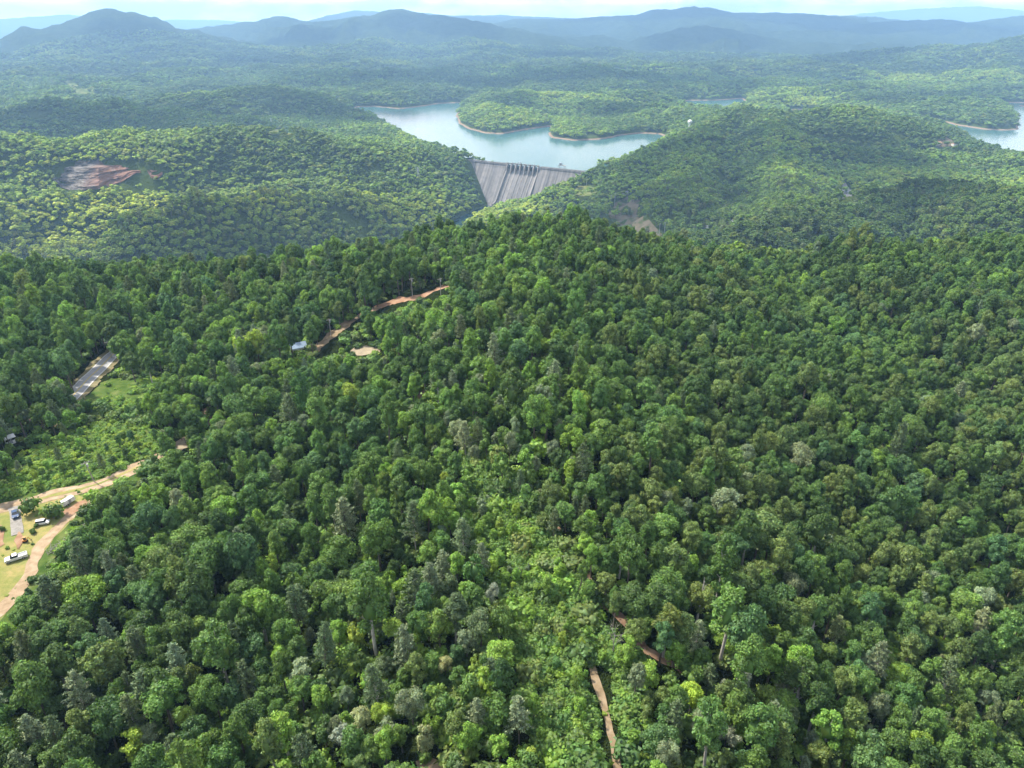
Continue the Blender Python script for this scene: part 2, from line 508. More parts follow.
mm = node(nt, 'ShaderNodeMath', operation='MULTIPLY'); nt.links.new(mr.outputs[0], mm.inputs[0]); nt.links.new(f2, mm.inputs[1])
c = mix(nt, mm.outputs[0], c, (.20, .10, .062))
nt.links.new(c, b.inputs['Base Color']); b.inputs['Roughness'].default_value = .95
bump(nt, b, f, 3.0, .9)


def concrete(name, light, dark, streak=.5):
    m, nt, b = mat(name)
    # water stains run straight down the face
    tc = node(nt, 'ShaderNodeTexCoord')
    def st(sc, scale, det):
        mp = node(nt, 'ShaderNodeMapping'); mp.inputs['Scale'].default_value = sc
        nt.links.new(tc.outputs['Object'], mp.inputs[0])
        return noise(nt, mp.outputs[0], scale, det, .65)
    c = ramp(nt, st((1, .01, .015), .16, 5), [(.36, dark), (.5, tuple((a * .6 + d * .4) for a, d in zip(light, dark))), (.66, light)])
    c = mix(nt, ramp(nt, st((1, .03, .05), .05, 3), [(.4, (0, 0, 0)), (.62, (streak, streak, streak))]), c, dark)
    c = mix(nt, ramp(nt, st((1, 1, 1), .09, 5), [(.42, (0, 0, 0)), (.7, (.45, .45, .45))]), c, dark)
    nt.links.new(c, b.inputs['Base Color'])
    b.inputs['Roughness'].default_value = .9
    b.inputs['Specular IOR Level'].default_value = .15
    return m


M_CONC = concrete('stained_concrete', (.36, .325, .30), (.085, .083, .083), .6)
M_CONC_L = concrete('pale_concrete', (.40, .36, .33), (.20, .18, .17), .4)
M_STEEL = plain('grey_steel', (.06, .07, .08), .5, .3)
M_GALV = plain('galvanised_steel', (.5, .52, .53), .45, .4)
M_WHITE = plain('white_paint', (.78, .78, .76), .35)
M_GREYP = plain('grey_paint', (.30, .31, .33), .35)
M_BLUE = plain('blue_paint', (.035, .075, .17), .25)
M_GLASS = plain('dark_glass', (.015, .02, .025), .06, 0, .8)
M_TYRE = plain('rubber', (.02, .02, .02), .85)
M_ROOFBLUE = plain('pale_blue_metal_roof', (.28, .36, .46), .35, .2)
M_ROOFTAN = plain('tan_roof', (.42, .25, .17), .8)
M_ROOFGREY = plain('grey_roof', (.3, .3, .31), .7)
M_WALL = plain('cream_wall', (.6, .57, .5), .8)
M_ORANGE = plain('orange_paint', (.55, .19, .03), .5)
M_WOODPOLE = plain('weathered_wood', (.33, .30, .27), .85)
M_BRUSH = noisy('dead_brush', [(.3, (.16, .14, .13)), (.7, (.36, .33, .31))], 1.2)


# ------------------------------------------------------------------ object helpers
def link(name, me, parent=None, loc=None):
    o = bpy.data.objects.new(name, me)
    COL.objects.link(o)
    if parent is not None:
        o.parent = parent
    if loc is not None:
        o.location = loc
    return o


def tag(o, label=None, cat=None, group=None, kind=None):
    if label: o['label'] = label
    if cat: o['category'] = cat
    if group: o['group'] = group
    if kind: o['kind'] = kind
    return o


def empty(name, loc, rz=0, scale=1, **k):
    o = link(name, None, loc=loc)
    o.rotation_euler = (0, 0, rz)
    o.scale = (scale,) * 3
    o.empty_display_size = .5
    return tag(o, **k)


def mesh_np(name, V, quads=None, tris=None, mats=(), mi=None, smooth=None, var=None):
    V = np.asarray(V, np.float32)
    q = np.zeros((0, 4), np.int32) if quads is None or len(quads) == 0 else np.asarray(quads, np.int32)
    t = np.zeros((0, 3), np.int32) if tris is None or len(tris) == 0 else np.asarray(tris, np.int32)
    me = bpy.data.meshes.new(name)
    me.vertices.add(len(V)); me.vertices.foreach_set('co', V.ravel())
    nl = q.size + t.size
    me.loops.add(nl); me.loops.foreach_set('vertex_index', np.concatenate([q.ravel(), t.ravel()]))
    np_ = len(q) + len(t)
    me.polygons.add(np_)
    ls = np.concatenate([np.arange(len(q)) * 4, q.size + np.arange(len(t)) * 3]).astype(np.int32)
    lt = np.concatenate([np.full(len(q), 4), np.full(len(t), 3)]).astype(np.int32)
    me.polygons.foreach_set('loop_start', ls)
    for m in mats:
        me.materials.append(m)
    if mi is not None:
        me.polygons.foreach_set('material_index', np.asarray(mi, np.int32))
    if smooth is not None:
        me.polygons.foreach_set('use_smooth', np.broadcast_to(np.asarray(smooth, bool), (np_,)).copy())
    me.update(calc_edges=True)
    if var is not None:
        a = me.attributes.new('leaf_var', 'FLOAT_COLOR', 'FACE')
        a.data.foreach_set('color', np.asarray(var, np.float32).ravel())
    me.validate()
    return me


class MB:
    """collects simple solids into one bmesh"""
    def __init__(s): s.bm = bmesh.new()

    def box(s, cx, cy, cz, sx, sy, sz, rz=0, bev=0, taper=1):
        m = Matrix.Translation((cx, cy, cz)) @ Matrix.Rotation(rz, 4, 'Z') @ Matrix.Diagonal((sx, sy, sz, 1))
        r = bmesh.ops.create_cube(s.bm, size=1, matrix=m)
        vs = r['verts']
        if taper != 1:
            for v_ in vs:
                if v_.co.z > cz:
                    v_.co.x = cx + (v_.co.x - cx) * taper; v_.co.y = cy + (v_.co.y - cy) * taper
        if bev:
            es = list({e for v_ in vs for e in v_.link_edges})
            bmesh.ops.bevel(s.bm, geom=es, offset=bev, segments=2, affect='EDGES', profile=.6)
        return s

    def tube(s, p0, p1, r0, r1=None, n=8):
        r1 = r0 if r1 is None else r1
        p0 = Vector(p0); p1 = Vector(p1); d = p1 - p0
        q = d.to_track_quat('Z', 'Y').to_matrix().to_4x4()
        m = Matrix.Translation((p0 + p1) / 2) @ q
        bmesh.ops.create_cone(s.bm, cap_ends=True, segments=n, radius1=r0, radius2=r1, depth=d.length, matrix=m)
        return s

    def prism(s, prof, y0, y1, axis='y'):
        """profile in (x,z), extruded along y (or (y,z) along x)"""
        f = (lambda a, z, t: (a, t, z)) if axis == 'y' else (lambda a, z, t: (t, a, z))
        A = [s.bm.verts.new(f(a, z, y0)) for a, z in prof]
        B = [s.bm.verts.new(f(a, z, y1)) for a, z in prof]
        s.bm.faces.new(A); s.bm.faces.new(B[::-1])
        n = len(prof)
        for i in range(n):
            s.bm.faces.new((A[i], B[i], B[(i + 1) % n], A[(i + 1) % n]))
        return s

    def build(s, name, m, parent=None, smooth=False, loc=None):
        bmesh.ops.recalc_face_normals(s.bm, faces=s.bm.faces)
        me = bpy.data.meshes.new(name)
        s.bm.to_mesh(me); s.bm.free()
        me.materials.append(m)
        if smooth:
            for p in me.polygons: p.use_smooth = True
        return link(name, me, parent, loc)


# ------------------------------------------------------------------ ground sheet
az = np.concatenate([np.linspace(-PI, -1.15, 70, endpoint=False), np.linspace(-1.15, 1.15, 780), np.linspace(1.15, PI, 71)[1:-1]])
rr = [0.0, 12.0, 24.0, 34.0]
while rr[-1] < 27000:
    r_ = rr[-1]
    g = .0105 if r_ < 500 else .009 if r_ < 4200 else .011
    rr.append(r_ * (1 + g) if r_ > 80 else r_ + 1.2)
rr = np.array(rr)
A, R = np.meshgrid(az, rr, indexing='ij')
GX = R * np.sin(A); GY = R * np.cos(A)
GZ = H(GX.ravel(), GY.ravel()).reshape(GX.shape)
na, nr = GX.shape
idx = np.arange(na * nr).reshape(na, nr)
ia = np.concatenate([np.arange(na), [0]])
Q = np.stack([idx[ia[:-1], :-1], idx[ia[:-1], 1:], idx[ia[1:], 1:], idx[ia[1:], :-1]], -1).reshape(-1, 4)
me = mesh_np('ground', np.stack([GX, GY, GZ], -1).reshape(-1, 3), quads=Q, mats=[M_GROUND], smooth=True)
tag(link('ground', me), 'wooded mountain ground falling to the valley and rising to far ranges', kind='structure')

# running horizon for each bearing, used to leave out trees that hills hide
fw = np.abs(az) < 1.14
AZF = az[fw]
TAN = (GZ[fw] - ZC) / np.maximum(R[fw], 1)
HORZ = np.maximum.accumulate(TAN, axis=1)


def seen(x, y, ztop, slack=14.):
    a = np.arctan2(x, y); r = np.hypot(x, y)
    i = np.clip(np.searchsorted(AZF, a), 0, len(AZF) - 1)
    j = np.clip(np.searchsorted(rr, r * .985) - 1, 0, len(rr) - 1)
    return (ztop + slack - ZC) / r >= HORZ[i, j]


def GM(x, y):
    """height of the ground sheet itself"""
    a = np.arctan2(x, y); r = np.hypot(x, y)
    i = np.clip(np.searchsorted(az, a) - 1, 0, len(az) - 2); j = np.clip(np.searchsorted(rr, r) - 1, 0, len(rr) - 2)
    fa = (a - az[i]) / (az[i + 1] - az[i]); fr = (r - rr[j]) / (rr[j + 1] - rr[j])
    return (GZ[i, j] * (1 - fa) + GZ[i + 1, j] * fa) * (1 - fr) + (GZ[i, j + 1] * (1 - fa) + GZ[i + 1, j + 1] * fa) * fr


# ------------------------------------------------------------------ trees: meshes
ICO = {}


def ico(n):
    if n not in ICO:
        bm = bmesh.new(); bmesh.ops.create_icosphere(bm, subdivisions=n, radius=1)
        ICO[n] = (np.array([v_.co[:] for v_ in bm.verts]), np.array([[v_.index for v_ in f.verts] for f in bm.faces]))
        bm.free()
    return ICO[n]


def unit(v): return v / np.maximum(np.linalg.norm(v, axis=-1, keepdims=True), 1e-9)


class TB:
    """tree builder: leaf quads and core triangles, plus bark tubes"""
    def __init__(s, seed):
        s.r = np.random.default_rng(seed)
        s.V = []; s.Q = []; s.T = []; s.n = 0; s.vq = []; s.vt = []
        s.BV = []; s.BQ = []; s.bn = 0

    def leaves(s, pos, nrm, size, var, asp=.7):
        k = len(pos)
        if k == 0: return
        t = unit(np.cross(nrm, s.r.normal(size=(k, 3))))
        b_ = np.cross(nrm, t)
        sz = size * s.r.uniform(.65, 1.35, (k, 1))
        c = [pos + t * sz, pos + b_ * sz * asp * s.r.uniform(.7, 1.2, (k, 1)) + t * sz * s.r.uniform(-.2, .4, (k, 1)) - nrm * sz * .18,
             pos - t * sz, pos - b_ * sz * asp * s.r.uniform(.7, 1.2, (k, 1)) - nrm * sz * .18]
        V = np.stack(c, 1).reshape(-1, 3)
        s.V.append(V); s.Q.append(np.arange(k * 4).reshape(k, 4) + s.n); s.n += 4 * k
        s.vq.append(var)

    def var(s, k, base=1., spread=.22):
        f = np.clip(s.r.normal(base, spread, k), .45, 1.9)
        h = s.r.normal(0, .07, k)
        return np.stack([f * (1 + h), f, f * (1 - h), np.ones(k)], 1)

    def core(s, c, rad, sub=1, flat=1.):
        v_, f_ = ico(sub)
        d = v_ * (1 + s.r.normal(0, .1, (len(v_), 1)))
        s.V.append(c + d * rad * np.array([1, 1, flat])); s.T.append(f_ + s.n); s.n += len(v_)
        s.vt.append(s.var(len(f_), .9, .15))

    def lobe(s, c, rad, n, size, flat=.85, up=.25, base=1.):
        d = s.r.normal(size=(n, 3)); d[:, 2] += up
        d = unit(d)
        lump = 1 + .16 * np.sin(d[:, :1] * 5 + c[0]) * np.cos(d[:, 1:2] * 5 + c[1] * 2)
        p = c + d * rad * lump * s.r.uniform(.74, 1.08, (n, 1)) * np.array([1, 1, flat])
        nr = unit(d * .8 + s.r.normal(0, .55, (n, 3)) + np.array([0, 0, .35]))
        s.leaves(p, nr, size, s.var(n, base))

    def limb(s, p0, p1, r0, r1, n=6):
        p0 = np.array(p0, float); p1 = np.array(p1, float)
        d = unit(p1 - p0); a = unit(np.cross(d, [.3, .9, .31])); b_ = np.cross(d, a)
        th = np.arange(n) * 2 * PI / n
        ring = np.cos(th)[:, None] * a + np.sin(th)[:, None] * b_
        s.BV += [p0 + ring * r0, p1 + ring * r1]
        i = np.arange(n); j = (i + 1) % n
        s.BQ.append(np.stack([i, j, j + n, i + n], 1) + s.bn); s.bn += 2 * n

    def crown_mesh(s, name, m):
        V = np.concatenate(s.V)
        q = np.concatenate(s.Q) if s.Q else None
        t = np.concatenate(s.T) if s.T else None
        var = np.concatenate(([np.concatenate(s.vq)] if s.vq else []) + ([np.concatenate(s.vt)] if s.vt else []))
        return mesh_np(name, V, q, t, [m], var=var)

    def bark_mesh(s, name, m):
        return mesh_np(name, np.concatenate(s.BV), np.concatenate(s.BQ), None, [m], smooth=True)

    def whole(s, name, m, bark):
        V = np.concatenate(s.V + (s.BV if s.BV else []))
        q = s.Q + [bq + s.n for bq in s.BQ]
        nb = sum(len(x) for x in s.BQ)
        nq = sum(len(x) for x in s.Q)
        q = np.concatenate(q) if q else None
        t = np.concatenate(s.T) if s.T else None
        nt_ = 0 if t is None else len(t)
        var = np.concatenate((s.vq if s.vq else []) + [np.ones((nb, 4))] + (s.vt if s.vt else []))
        mi = np.concatenate([np.zeros(nq, int), np.ones(nb, int), np.zeros(nt_, int)])
        return mesh_np(name, V, q, t, [m, bark], mi=mi, var=var)


def broadleaf(seed, form, lod):
    """unit: crown about 8 m wide. form: round / tall / wide / young"""
    b_ = TB(seed)
    r = b_.r
    hgt, rad, ch, nl = {'round': (13, 3.7, 8.2, 20), 'tall': (16, 3.2, 11, 22), 'wide': (12, 4.5, 6.8, 24), 'young': (7.5, 2.2, 6.2, 13)}[form]
    zc = hgt - ch / 2
    lobes = []
    for i in range(nl):
        t = (i + .5) / nl
        ph = i * 2.39996 + r.normal(0, .3)
        cz = -.75 + 1.7 * t ** .8                        # from the skirt to the top
        cz = min(cz + r.normal(0, .12), 1.12)
        rho = math.sqrt(max(.02, 1 - min(1, abs(cz)) ** (1.6 if cz > 0 else 2.2))) * (1.0 if cz > 0 else .92)
        rho *= r.uniform(.55, 1.15)
        ph += r.normal(0, .35)
        lr = rad * r.uniform(.22, .47) * (1 if form != 'young' else 1.1)
        c = np.array([math.cos(ph) * rho * (rad - lr * .55), math.sin(ph) * rho * (rad - lr * .55), zc + cz * (ch / 2 - lr * .6)])
        lobes.append((c, lr))
    # a hollow or two on one side, so the outline is uneven
    a0 = r.uniform(0, 6.28)
    keep = []
    for c, lr in lobes:
        ang = math.atan2(c[1], c[0])
        if abs((ang - a0 + PI) % (2 * PI) - PI) < .45 and abs(c[2] - zc) < ch * .22 and lod < 2:
            continue
        keep.append((c, lr))
    lobes = keep
    nleaf, size = {0: (185, .25), 1: (17, .72), 2: (5, 1.2)}[lod]
    if lod == 2:
        lobes = [(c, lr * 1.35) for c, lr in lobes[2::3]]
    for c, lr in lobes:
        if lod < 2:
            b_.core(c, lr * .74, 1, .85)
        else:
            b_.core(c, lr * .95, 1, .9)
        b_.lobe(c, lr, int(nleaf * (lr / (rad * .38)) ** 2 * (rad / 3.7) ** .8), size * (1 if form != 'young' else .85), base=r.normal(1, .14))
    if lod < 2:
        b_.core(np.array([0, 0, zc]), rad * .55, 1, ch / rad * .42)
    tr = .022 * hgt
    if lod == 0:
        b_.limb((0, 0, -1.2), (.1, .05, hgt * .35), tr, tr * .8, 8)
        b_.limb((.1, .05, hgt * .35), (-.1, .1, zc + ch * .25), tr * .8, tr * .25, 8)
        for c, lr in lobes[::2]:
            z0 = max(hgt * .22, min(c[2] - 1.2, zc))
            b_.limb((0, .05, z0 - .5), c, tr * .4, tr * .1, 5)
    elif lod == 1:
        b_.limb((0, 0, -1), (0, 0, zc), tr, tr * .5, 5)
    return b_


def pine(seed, lod, hgt=15.5):
    b_ = TB(seed + 500)
    r = b_.r
    tr = .2
    lev = 9 if lod == 0 else 6
    z0 = hgt * .36
    for i in range(lev):
        t = i / (lev - 1)
        z = z0 + (hgt - .7 - z0) * t
        L = (3.3 * (1 - t) ** .75 + .5) * r.uniform(.8, 1.12)
        nb = (6 if t < .7 else 4) if lod == 0 else 4
        for k in range(nb):
            a = k * 2 * PI / nb + i * .9 + r.normal(0, .25)
            l = L * r.uniform(.7, 1.15)
            dr = np.array([math.cos(a), math.sin(a), .22 + .35 * t])
            if lod == 0:
                b_.limb((0, 0, z), dr * l * .8 + np.array([0, 0, z]), .055, .02, 4)
            ncl = 4 if lod == 0 else 2
            for q in range(ncl):
                f = .35 + .65 * (q + .5) / ncl
                c = dr * l * f + np.array([0, 0, z]) + r.normal(0, .18, 3)
                cr = (.78 if lod == 0 else 1.1) * (.75 + .25 * (1 - t))
                if lod: b_.core(c, cr * .7, 0 + 1, .5)
                n = 17 if lod == 0 else 6
                d = unit(r.normal(size=(n, 3)) + np.array([0, 0, .45]))
                p = c + d * cr * r.uniform(.3, 1.0, (n, 1)) * np.array([1, 1, .5])
                nr = unit(r.normal(0, .6, (n, 3)) + np.array([0, 0, .7]))
                b_.leaves(p, nr, .30 if lod == 0 else .7, b_.var(n, r.normal(1, .1), .25), asp=.45)
    b_.core(np.array([0, 0, hgt - .5]), .45, 1, 1.6)
    b_.limb((0, 0, -1.2), (.12, 0, hgt * .5), tr, tr * .7, 8)
    b_.limb((.12, 0, hgt * .5), (0, 0, hgt - .3), tr * .7, .04, 6)
    return b_


def bare(seed, hgt=12):
    b_ = TB(seed + 900)
    r = b_.r
    def grow(p, d, l, rad, depth):
        e = p + d * l
        b_.limb(p, e, rad, rad * .68, 6 if depth > 1 else 4)
        if depth == 0: return
        for k in range(3 if depth > 1 else 2):
            nd = unit(d + r.normal(0, .48, 3) + np.array([0, 0, .12]))
            grow(e - d * l * r.uniform(0, .35), nd, l * r.uniform(.55, .8), rad * .55, depth - 1)
    grow(np.array([0, 0, -1.]), np.array([.03, .02, 1.]), hgt * .45, .2, 4)
    return b_


def shrub(seed, lod=0):
    b_ = TB(seed + 300)
    r = b_.r
    for i in range(6):
        a = i * 2.4; rho = .75 * math.sqrt(i / 6)
        lr = r.uniform(.5, .8)
        c = np.array([math.cos(a) * rho, math.sin(a) * rho, r.uniform(.45, 1.1)])
        b_.core(c, lr * .72, 1, .9)
        b_.lobe(c, lr, 34 if lod == 0 else 12, .17 if lod == 0 else .3, base=r.normal(1, .13))
    b_.limb((0, 0, -.3), (0, 0, .8), .05, .03, 5)
    return b_


FORMS = ['round', 'tall', 'wide', 'young']
NVAR = {'round': 7, 'tall': 5, 'wide': 4, 'young': 5}
KITS = []                    # (kind, form, crown mesh, trunk mesh, crown radius, height)
NEARC = bpy.data.collections.new('near_tree_kinds')
MIDC = bpy.data.collections.new('mid_tree_kinds')
FARC = bpy.data.collections.new('far_tree_kinds')
SHRC = bpy.data.collections.new('shrub_kinds')


def proto(coll, i, me):
    o = bpy.data.objects.new('kind_%02d' % i + coll.name[:3], me)
    coll.objects.link(o)


k0 = k1 = k2 = 0
NEAR_IDX = {}; MID_IDX = {}; FAR_IDX = {}
for fm in FORMS:
    hgt, rad = {'round': (13, 3.7), 'tall': (16, 3.2), 'wide': (12, 4.5), 'young': (7.5, 2.2)}[fm]
    for j in range(NVAR[fm]):
        tb = broadleaf(10 * len(fm) + j, fm, 0)
        KITS.append(('broadleaf', fm, tb.crown_mesh('crown', M_LEAF), tb.bark_mesh('trunk', M_BARK if fm != 'tall' else M_PALEBARK), rad, hgt))
        proto(NEARC, k0, tb.whole('canopy', M_LEAF, M_BARK)); NEAR_IDX.setdefault(fm, []).append(k0); k0 += 1
    for j in range(2):
        proto(MIDC, k1, broadleaf(40 + 10 * len(fm) + j, fm, 1).whole('canopy', M_LEAF, M_BARK)); MID_IDX.setdefault(fm, []).append(k1); k1 += 1
    if fm != 'young':
        for j in range(2):
            proto(FARC, k2, broadleaf(70 + 10 * len(fm) + j, fm, 2).whole('canopy', M_LEAF, M_BARK)); FAR_IDX.setdefault(fm, []).append(k2); k2 += 1
for j in range(4):
    tb = pine(j, 0)
    KITS.append(('pine', 'pine', tb.crown_mesh('crown', M_NEEDLE), tb.bark_mesh('trunk', M_PALEBARK if j % 2 else M_BARK), 3.2, 15.5))
    proto(NEARC, k0, tb.whole('canopy', M_NEEDLE, M_BARK)); NEAR_IDX.setdefault('pine', []).append(k0); k0 += 1
for j in range(2):
    proto(MIDC, k1, pine(20 + j, 1).whole('canopy', M_NEEDLE, M_BARK)); MID_IDX.setdefault('pine', []).append(k1); k1 += 1
BARE = [bare(j).bark_mesh('trunk', M_DEAD) for j in range(3)]
SHRUBS = []
for j in range(4):
    tb = shrub(j)
    SHRUBS.append((tb.crown_mesh('crown', M_LEAF), tb.bark_mesh('stem', M_BARK)))
    proto(SHRC, j, tb.whole('canopy', M_LEAF, M_BARK))


# ------------------------------------------------------------------ scatter as one object (geometry nodes)
def scatter(name, pts, rot, scl, kind, tint, coll, label, cat=None):
    me = bpy.data.meshes.new(name)
    n = len(pts)
    me.vertices.add(n)
    me.vertices.foreach_set('co', np.asarray(pts, np.float32).ravel())
    for nm, ty, key, arr in (('rot', 'FLOAT_VECTOR', 'vector', rot), ('scl', 'FLOAT_VECTOR', 'vector', scl),
                             ('kind_id', 'INT', 'value', kind), ('tint', 'FLOAT_COLOR', 'color', tint)):
        a = me.attributes.new(nm, ty, 'POINT')
        a.data.foreach_set(key, np.asarray(arr, np.int32 if ty == 'INT' else np.float32).ravel())
    o = link(name, me)
    ng = bpy.data.node_groups.new(name + '_nodes', 'GeometryNodeTree')
    ng.interface.new_socket('Geometry', in_out='INPUT', socket_type='NodeSocketGeometry')
    ng.interface.new_socket('Geometry', in_out='OUTPUT', socket_type='NodeSocketGeometry')
    gi = ng.nodes.new('NodeGroupInput'); go = ng.nodes.new('NodeGroupOutput')
    ip = ng.nodes.new('GeometryNodeInstanceOnPoints')
    ci = ng.nodes.new('GeometryNodeCollectionInfo')
    ci.inputs['Collection'].default_value = coll
    ci.inputs['Separate Children'].default_value = True
    ci.inputs['Reset Children'].default_value = True
    ip.inputs['Pick Instance'].default_value = True

    def at(nm, ty):
        a = ng.nodes.new('GeometryNodeInputNamedAttribute'); a.data_type = ty
        a.inputs['Name'].default_value = nm
        return a.outputs[0]
    L = ng.links.new
    L(gi.outputs[0], ip.inputs['Points']); L(ci.outputs[0], ip.inputs['Instance'])
    L(at('kind_id', 'INT'), ip.inputs['Instance Index'])
    L(at('rot', 'FLOAT_VECTOR'), ip.inputs['Rotation'])
    L(at('scl', 'FLOAT_VECTOR'), ip.inputs['Scale'])
    L(ip.outputs[0], go.inputs[0])
    md = o.modifiers.new('scatter', 'NODES'); md.node_group = ng
    tag(o, label, cat, kind='stuff')
    return o


# ------------------------------------------------------------------ species, colour
TINTS = {                                   # leaf base colours
    'dark green': (.056, .102, .024), 'deep green': (.072, .134, .028), 'mid green': (.10, .172, .034),
    'bright green': (.14, .235, .034), 'yellow green': (.21, .29, .04), 'olive green': (.108, .155, .04),
    'blue green': (.064, .125, .04), 'grey green': (.145, .185, .098), 'pale cream green': (.27, .30, .14), 'lime green': (.23, .33, .04),
    'pine green': (.088, .124, .052), 'pale grey': (.21, .235, .165),
}
TN = list(TINTS)


def jitter(t, s=.12):
    f = rng.normal(1.3, s); h = rng.normal(0, .05)
    return np.array([t[0] * f * (1 + h), t[1] * f, t[2] * f * (1 - h), 1.])


# ------------------------------------------------------------------ ground features near
def drape(name, px_poly, m, lift=.08, step=3., jit=.6, label=None, hit=ground_hit, cat=None, world=None, rnd=1):
    """a ground patch laid on the terrain inside an outline"""
    P = world if world is not None else [hit(*p)[:2] for p in px_poly]
    out = []
    n = len(P)
    rl = random.Random(rnd)
    for i in range(n):
        a = np.array(P[i]); b_ = np.array(P[(i + 1) % n])
        k = max(1, int(np.linalg.norm(b_ - a) / step))
        for q in range(k):
            out.append(a + (b_ - a) * q / k + np.array([rl.uniform(-jit, jit), rl.uniform(-jit, jit)]) * (1 if q else .3))
    out = np.array(out)
    x0, y0 = out.min(0); x1, y1 = out.max(0)
    gx, gy = np.meshgrid(np.arange(x0, x1, step), np.arange(y0, y1, step))
    gx = gx.ravel() + .01; gy = gy.ravel() + .013
    ins = inside(gx, gy, out) & (poly_sd(gx, gy, out) < -.4 * step)
    pts = [Vector(p) for p in out] + [Vector((a, b_)) for a, b_ in zip(gx[ins], gy[ins])]
    edges = [(i, (i + 1) % len(out)) for i in range(len(out))]
    v_, e_, f_, *_ = delaunay_2d_cdt(pts, edges, [], 1, 1e-4)
    vv = np.array([p[:] for p in v_])
    z = H(vv[:, 0], vv[:, 1]) + lift
    me = bpy.data.meshes.new(name)
    me.from_pydata(np.column_stack([vv, z]).tolist(), [], [list(f) for f in f_])
    me.materials.append(m)
    for p in me.polygons: p.use_smooth = True
    me.update()
    if len(me.polygons) and me.polygons[0].normal.z < 0:
        me.flip_normals()
    o = link(name, me)
    return tag(o, label, cat, kind='structure')


def ribbon(name, line, width, m, lift=.12, label=None, step=.9, wob=.25, n=5, seed=0, kind='structure', world=False, taper=False, hit=ground_hit, off=0.):
    P = np.array([p[:2] if world else hit(*p)[:2] for p in line])
    # Catmull-Rom through the points
    Q = []
    E = np.vstack([2 * P[0] - P[1], P, 2 * P[-1] - P[-2]])
    for i in range(1, len(E) - 2):
        k = max(2, int(np.linalg.norm(E[i + 1] - E[i]) / step))
        for t in np.arange(k) / k:
            p0, p1, p2, p3 = E[i - 1:i + 3]
            Q.append(.5 * (2 * p1 + (p2 - p0) * t + (2 * p0 - 5 * p1 + 4 * p2 - p3) * t * t + (3 * p1 - p0 - 3 * p2 + p3) * t ** 3))
    Q.append(P[-1]); Q = np.array(Q)
    T = np.gradient(Q, axis=0); T = T / np.linalg.norm(T, axis=1, keepdims=True)
    N = np.stack([-T[:, 1], T[:, 0]], 1)
    s = np.arange(len(Q)) * step
    wl = width / 2 * (1 + wob * (vnoise(s / 5, s * 0 + 3.3, seed) + .8 * vnoise(s / 1.7, s * 0 + 1.3, seed + 5))); wr = width / 2 * (1 + wob * (vnoise(s / 5, s * 0 + 8.1, seed + 1) + .8 * vnoise(s / 1.7, s * 0 + 6.3, seed + 9)))
    wl = np.maximum(wl, width * .12); wr = np.maximum(wr, width * .12)
    if taper:
        e = np.minimum(1, np.minimum(np.arange(len(Q)), np.arange(len(Q))[::-1]) / 4 + .15); wl *= e; wr *= e
    V = []
    for j in range(n):
        f = j / (n - 1)
        xy = Q + N * (off + (-wl + (wl + wr) * f))[:, None]
        V.append(np.column_stack([xy, H(xy[:, 0], xy[:, 1]) + lift]))
    V = np.stack(V, 1)
    k = len(Q)
    ii = np.arange(k * n).reshape(k, n)
    q = np.stack([ii[:-1, :-1], ii[:-1, 1:], ii[1:, 1:], ii[1:, :-1]], -1).reshape(-1, 4)
    me = mesh_np(name, V.reshape(-1, 3), q, None, [m], smooth=True)
    if me.polygons[0].normal.z < 0: me.flip_normals()
    o = link(name, me)
    tag(o, label, kind=kind)
    return o, V[:, n // 2]


drape('meadow', [(185, 452), (150, 474), (122, 488), (104, 500), (97, 514), (74, 540), (50, 566), (42, 590), (26, 618), (0, 650), (-60, 680), (-60, 515), (0, 500), (60, 488), (110, 474), (150, 455)], M_MEADOW, .03, 3, 1, 'green weedy slope between the clearing and the woods', rnd=2)
drape('clearing', [(-60, 520), (0, 508), (40, 500), (75, 494), (88, 500), (80, 512), (62, 532), (38, 558), (30, 580), (14, 600), (0, 622), (-60, 640)],
      M_CLEARING, .06, 2.2, .5, 'dry grass clearing worn to dirt where the vehicles stand')
ribbon('driveway', [(-60, 530), (-10, 513), (20, 505), (50, 497), (80, 490), (105, 482), (130, 471), (150, 462), (165, 455), (180, 446), (196, 436)],
       5.4, M_DIRT, .13, 'tan dirt driveway running past the utility pole into the woods', seed=3, wob=.18)
ribbon('driveway_verge', [(20, 505.5), (50, 497.5), (80, 490.5), (105, 482.5), (130, 471.5), (150, 462.5)], 1.1, M_CLEARING, .17, 'dry grassy strip along the middle of the dirt driveway', seed=5, wob=.6, taper=True)
ribbon('dirt_track', [(92, 497), (78, 510), (60, 527), (45, 543), (33, 560), (27, 578), (14, 596), (-2, 615), (-40, 650)], 3.0, M_DIRT, .12,
       'reddish dirt track curving along the edge of the clearing', seed=9, wob=.3)
drape('bare_soil', [(60, 513), (78, 503), (88, 500), (84, 508), (70, 518)], M_RED, .19, 1.5, .3, 'patch of red dirt where driveway and track meet', rnd=3)
drape('bare_soil', [(-8, 528), (3, 526), (5, 545), (-8, 552)], M_RED, .18, 1.5, .3, 'reddish bare soil at the left edge of the clearing', rnd=4)
ribbon('gravel_drive', [(14, 508), (16, 520), (17.5, 535)], 2.6, M_GRAVEL, .2, 'short grey gravel drive behind the blue car', seed=12, wob=.12)
ribbon('orange_soil', [(19.5, 533), (20, 542), (19, 550)], 2.0, M_RED, .21, 'orange soil at the end of the gravel drive', seed=14, taper=True)
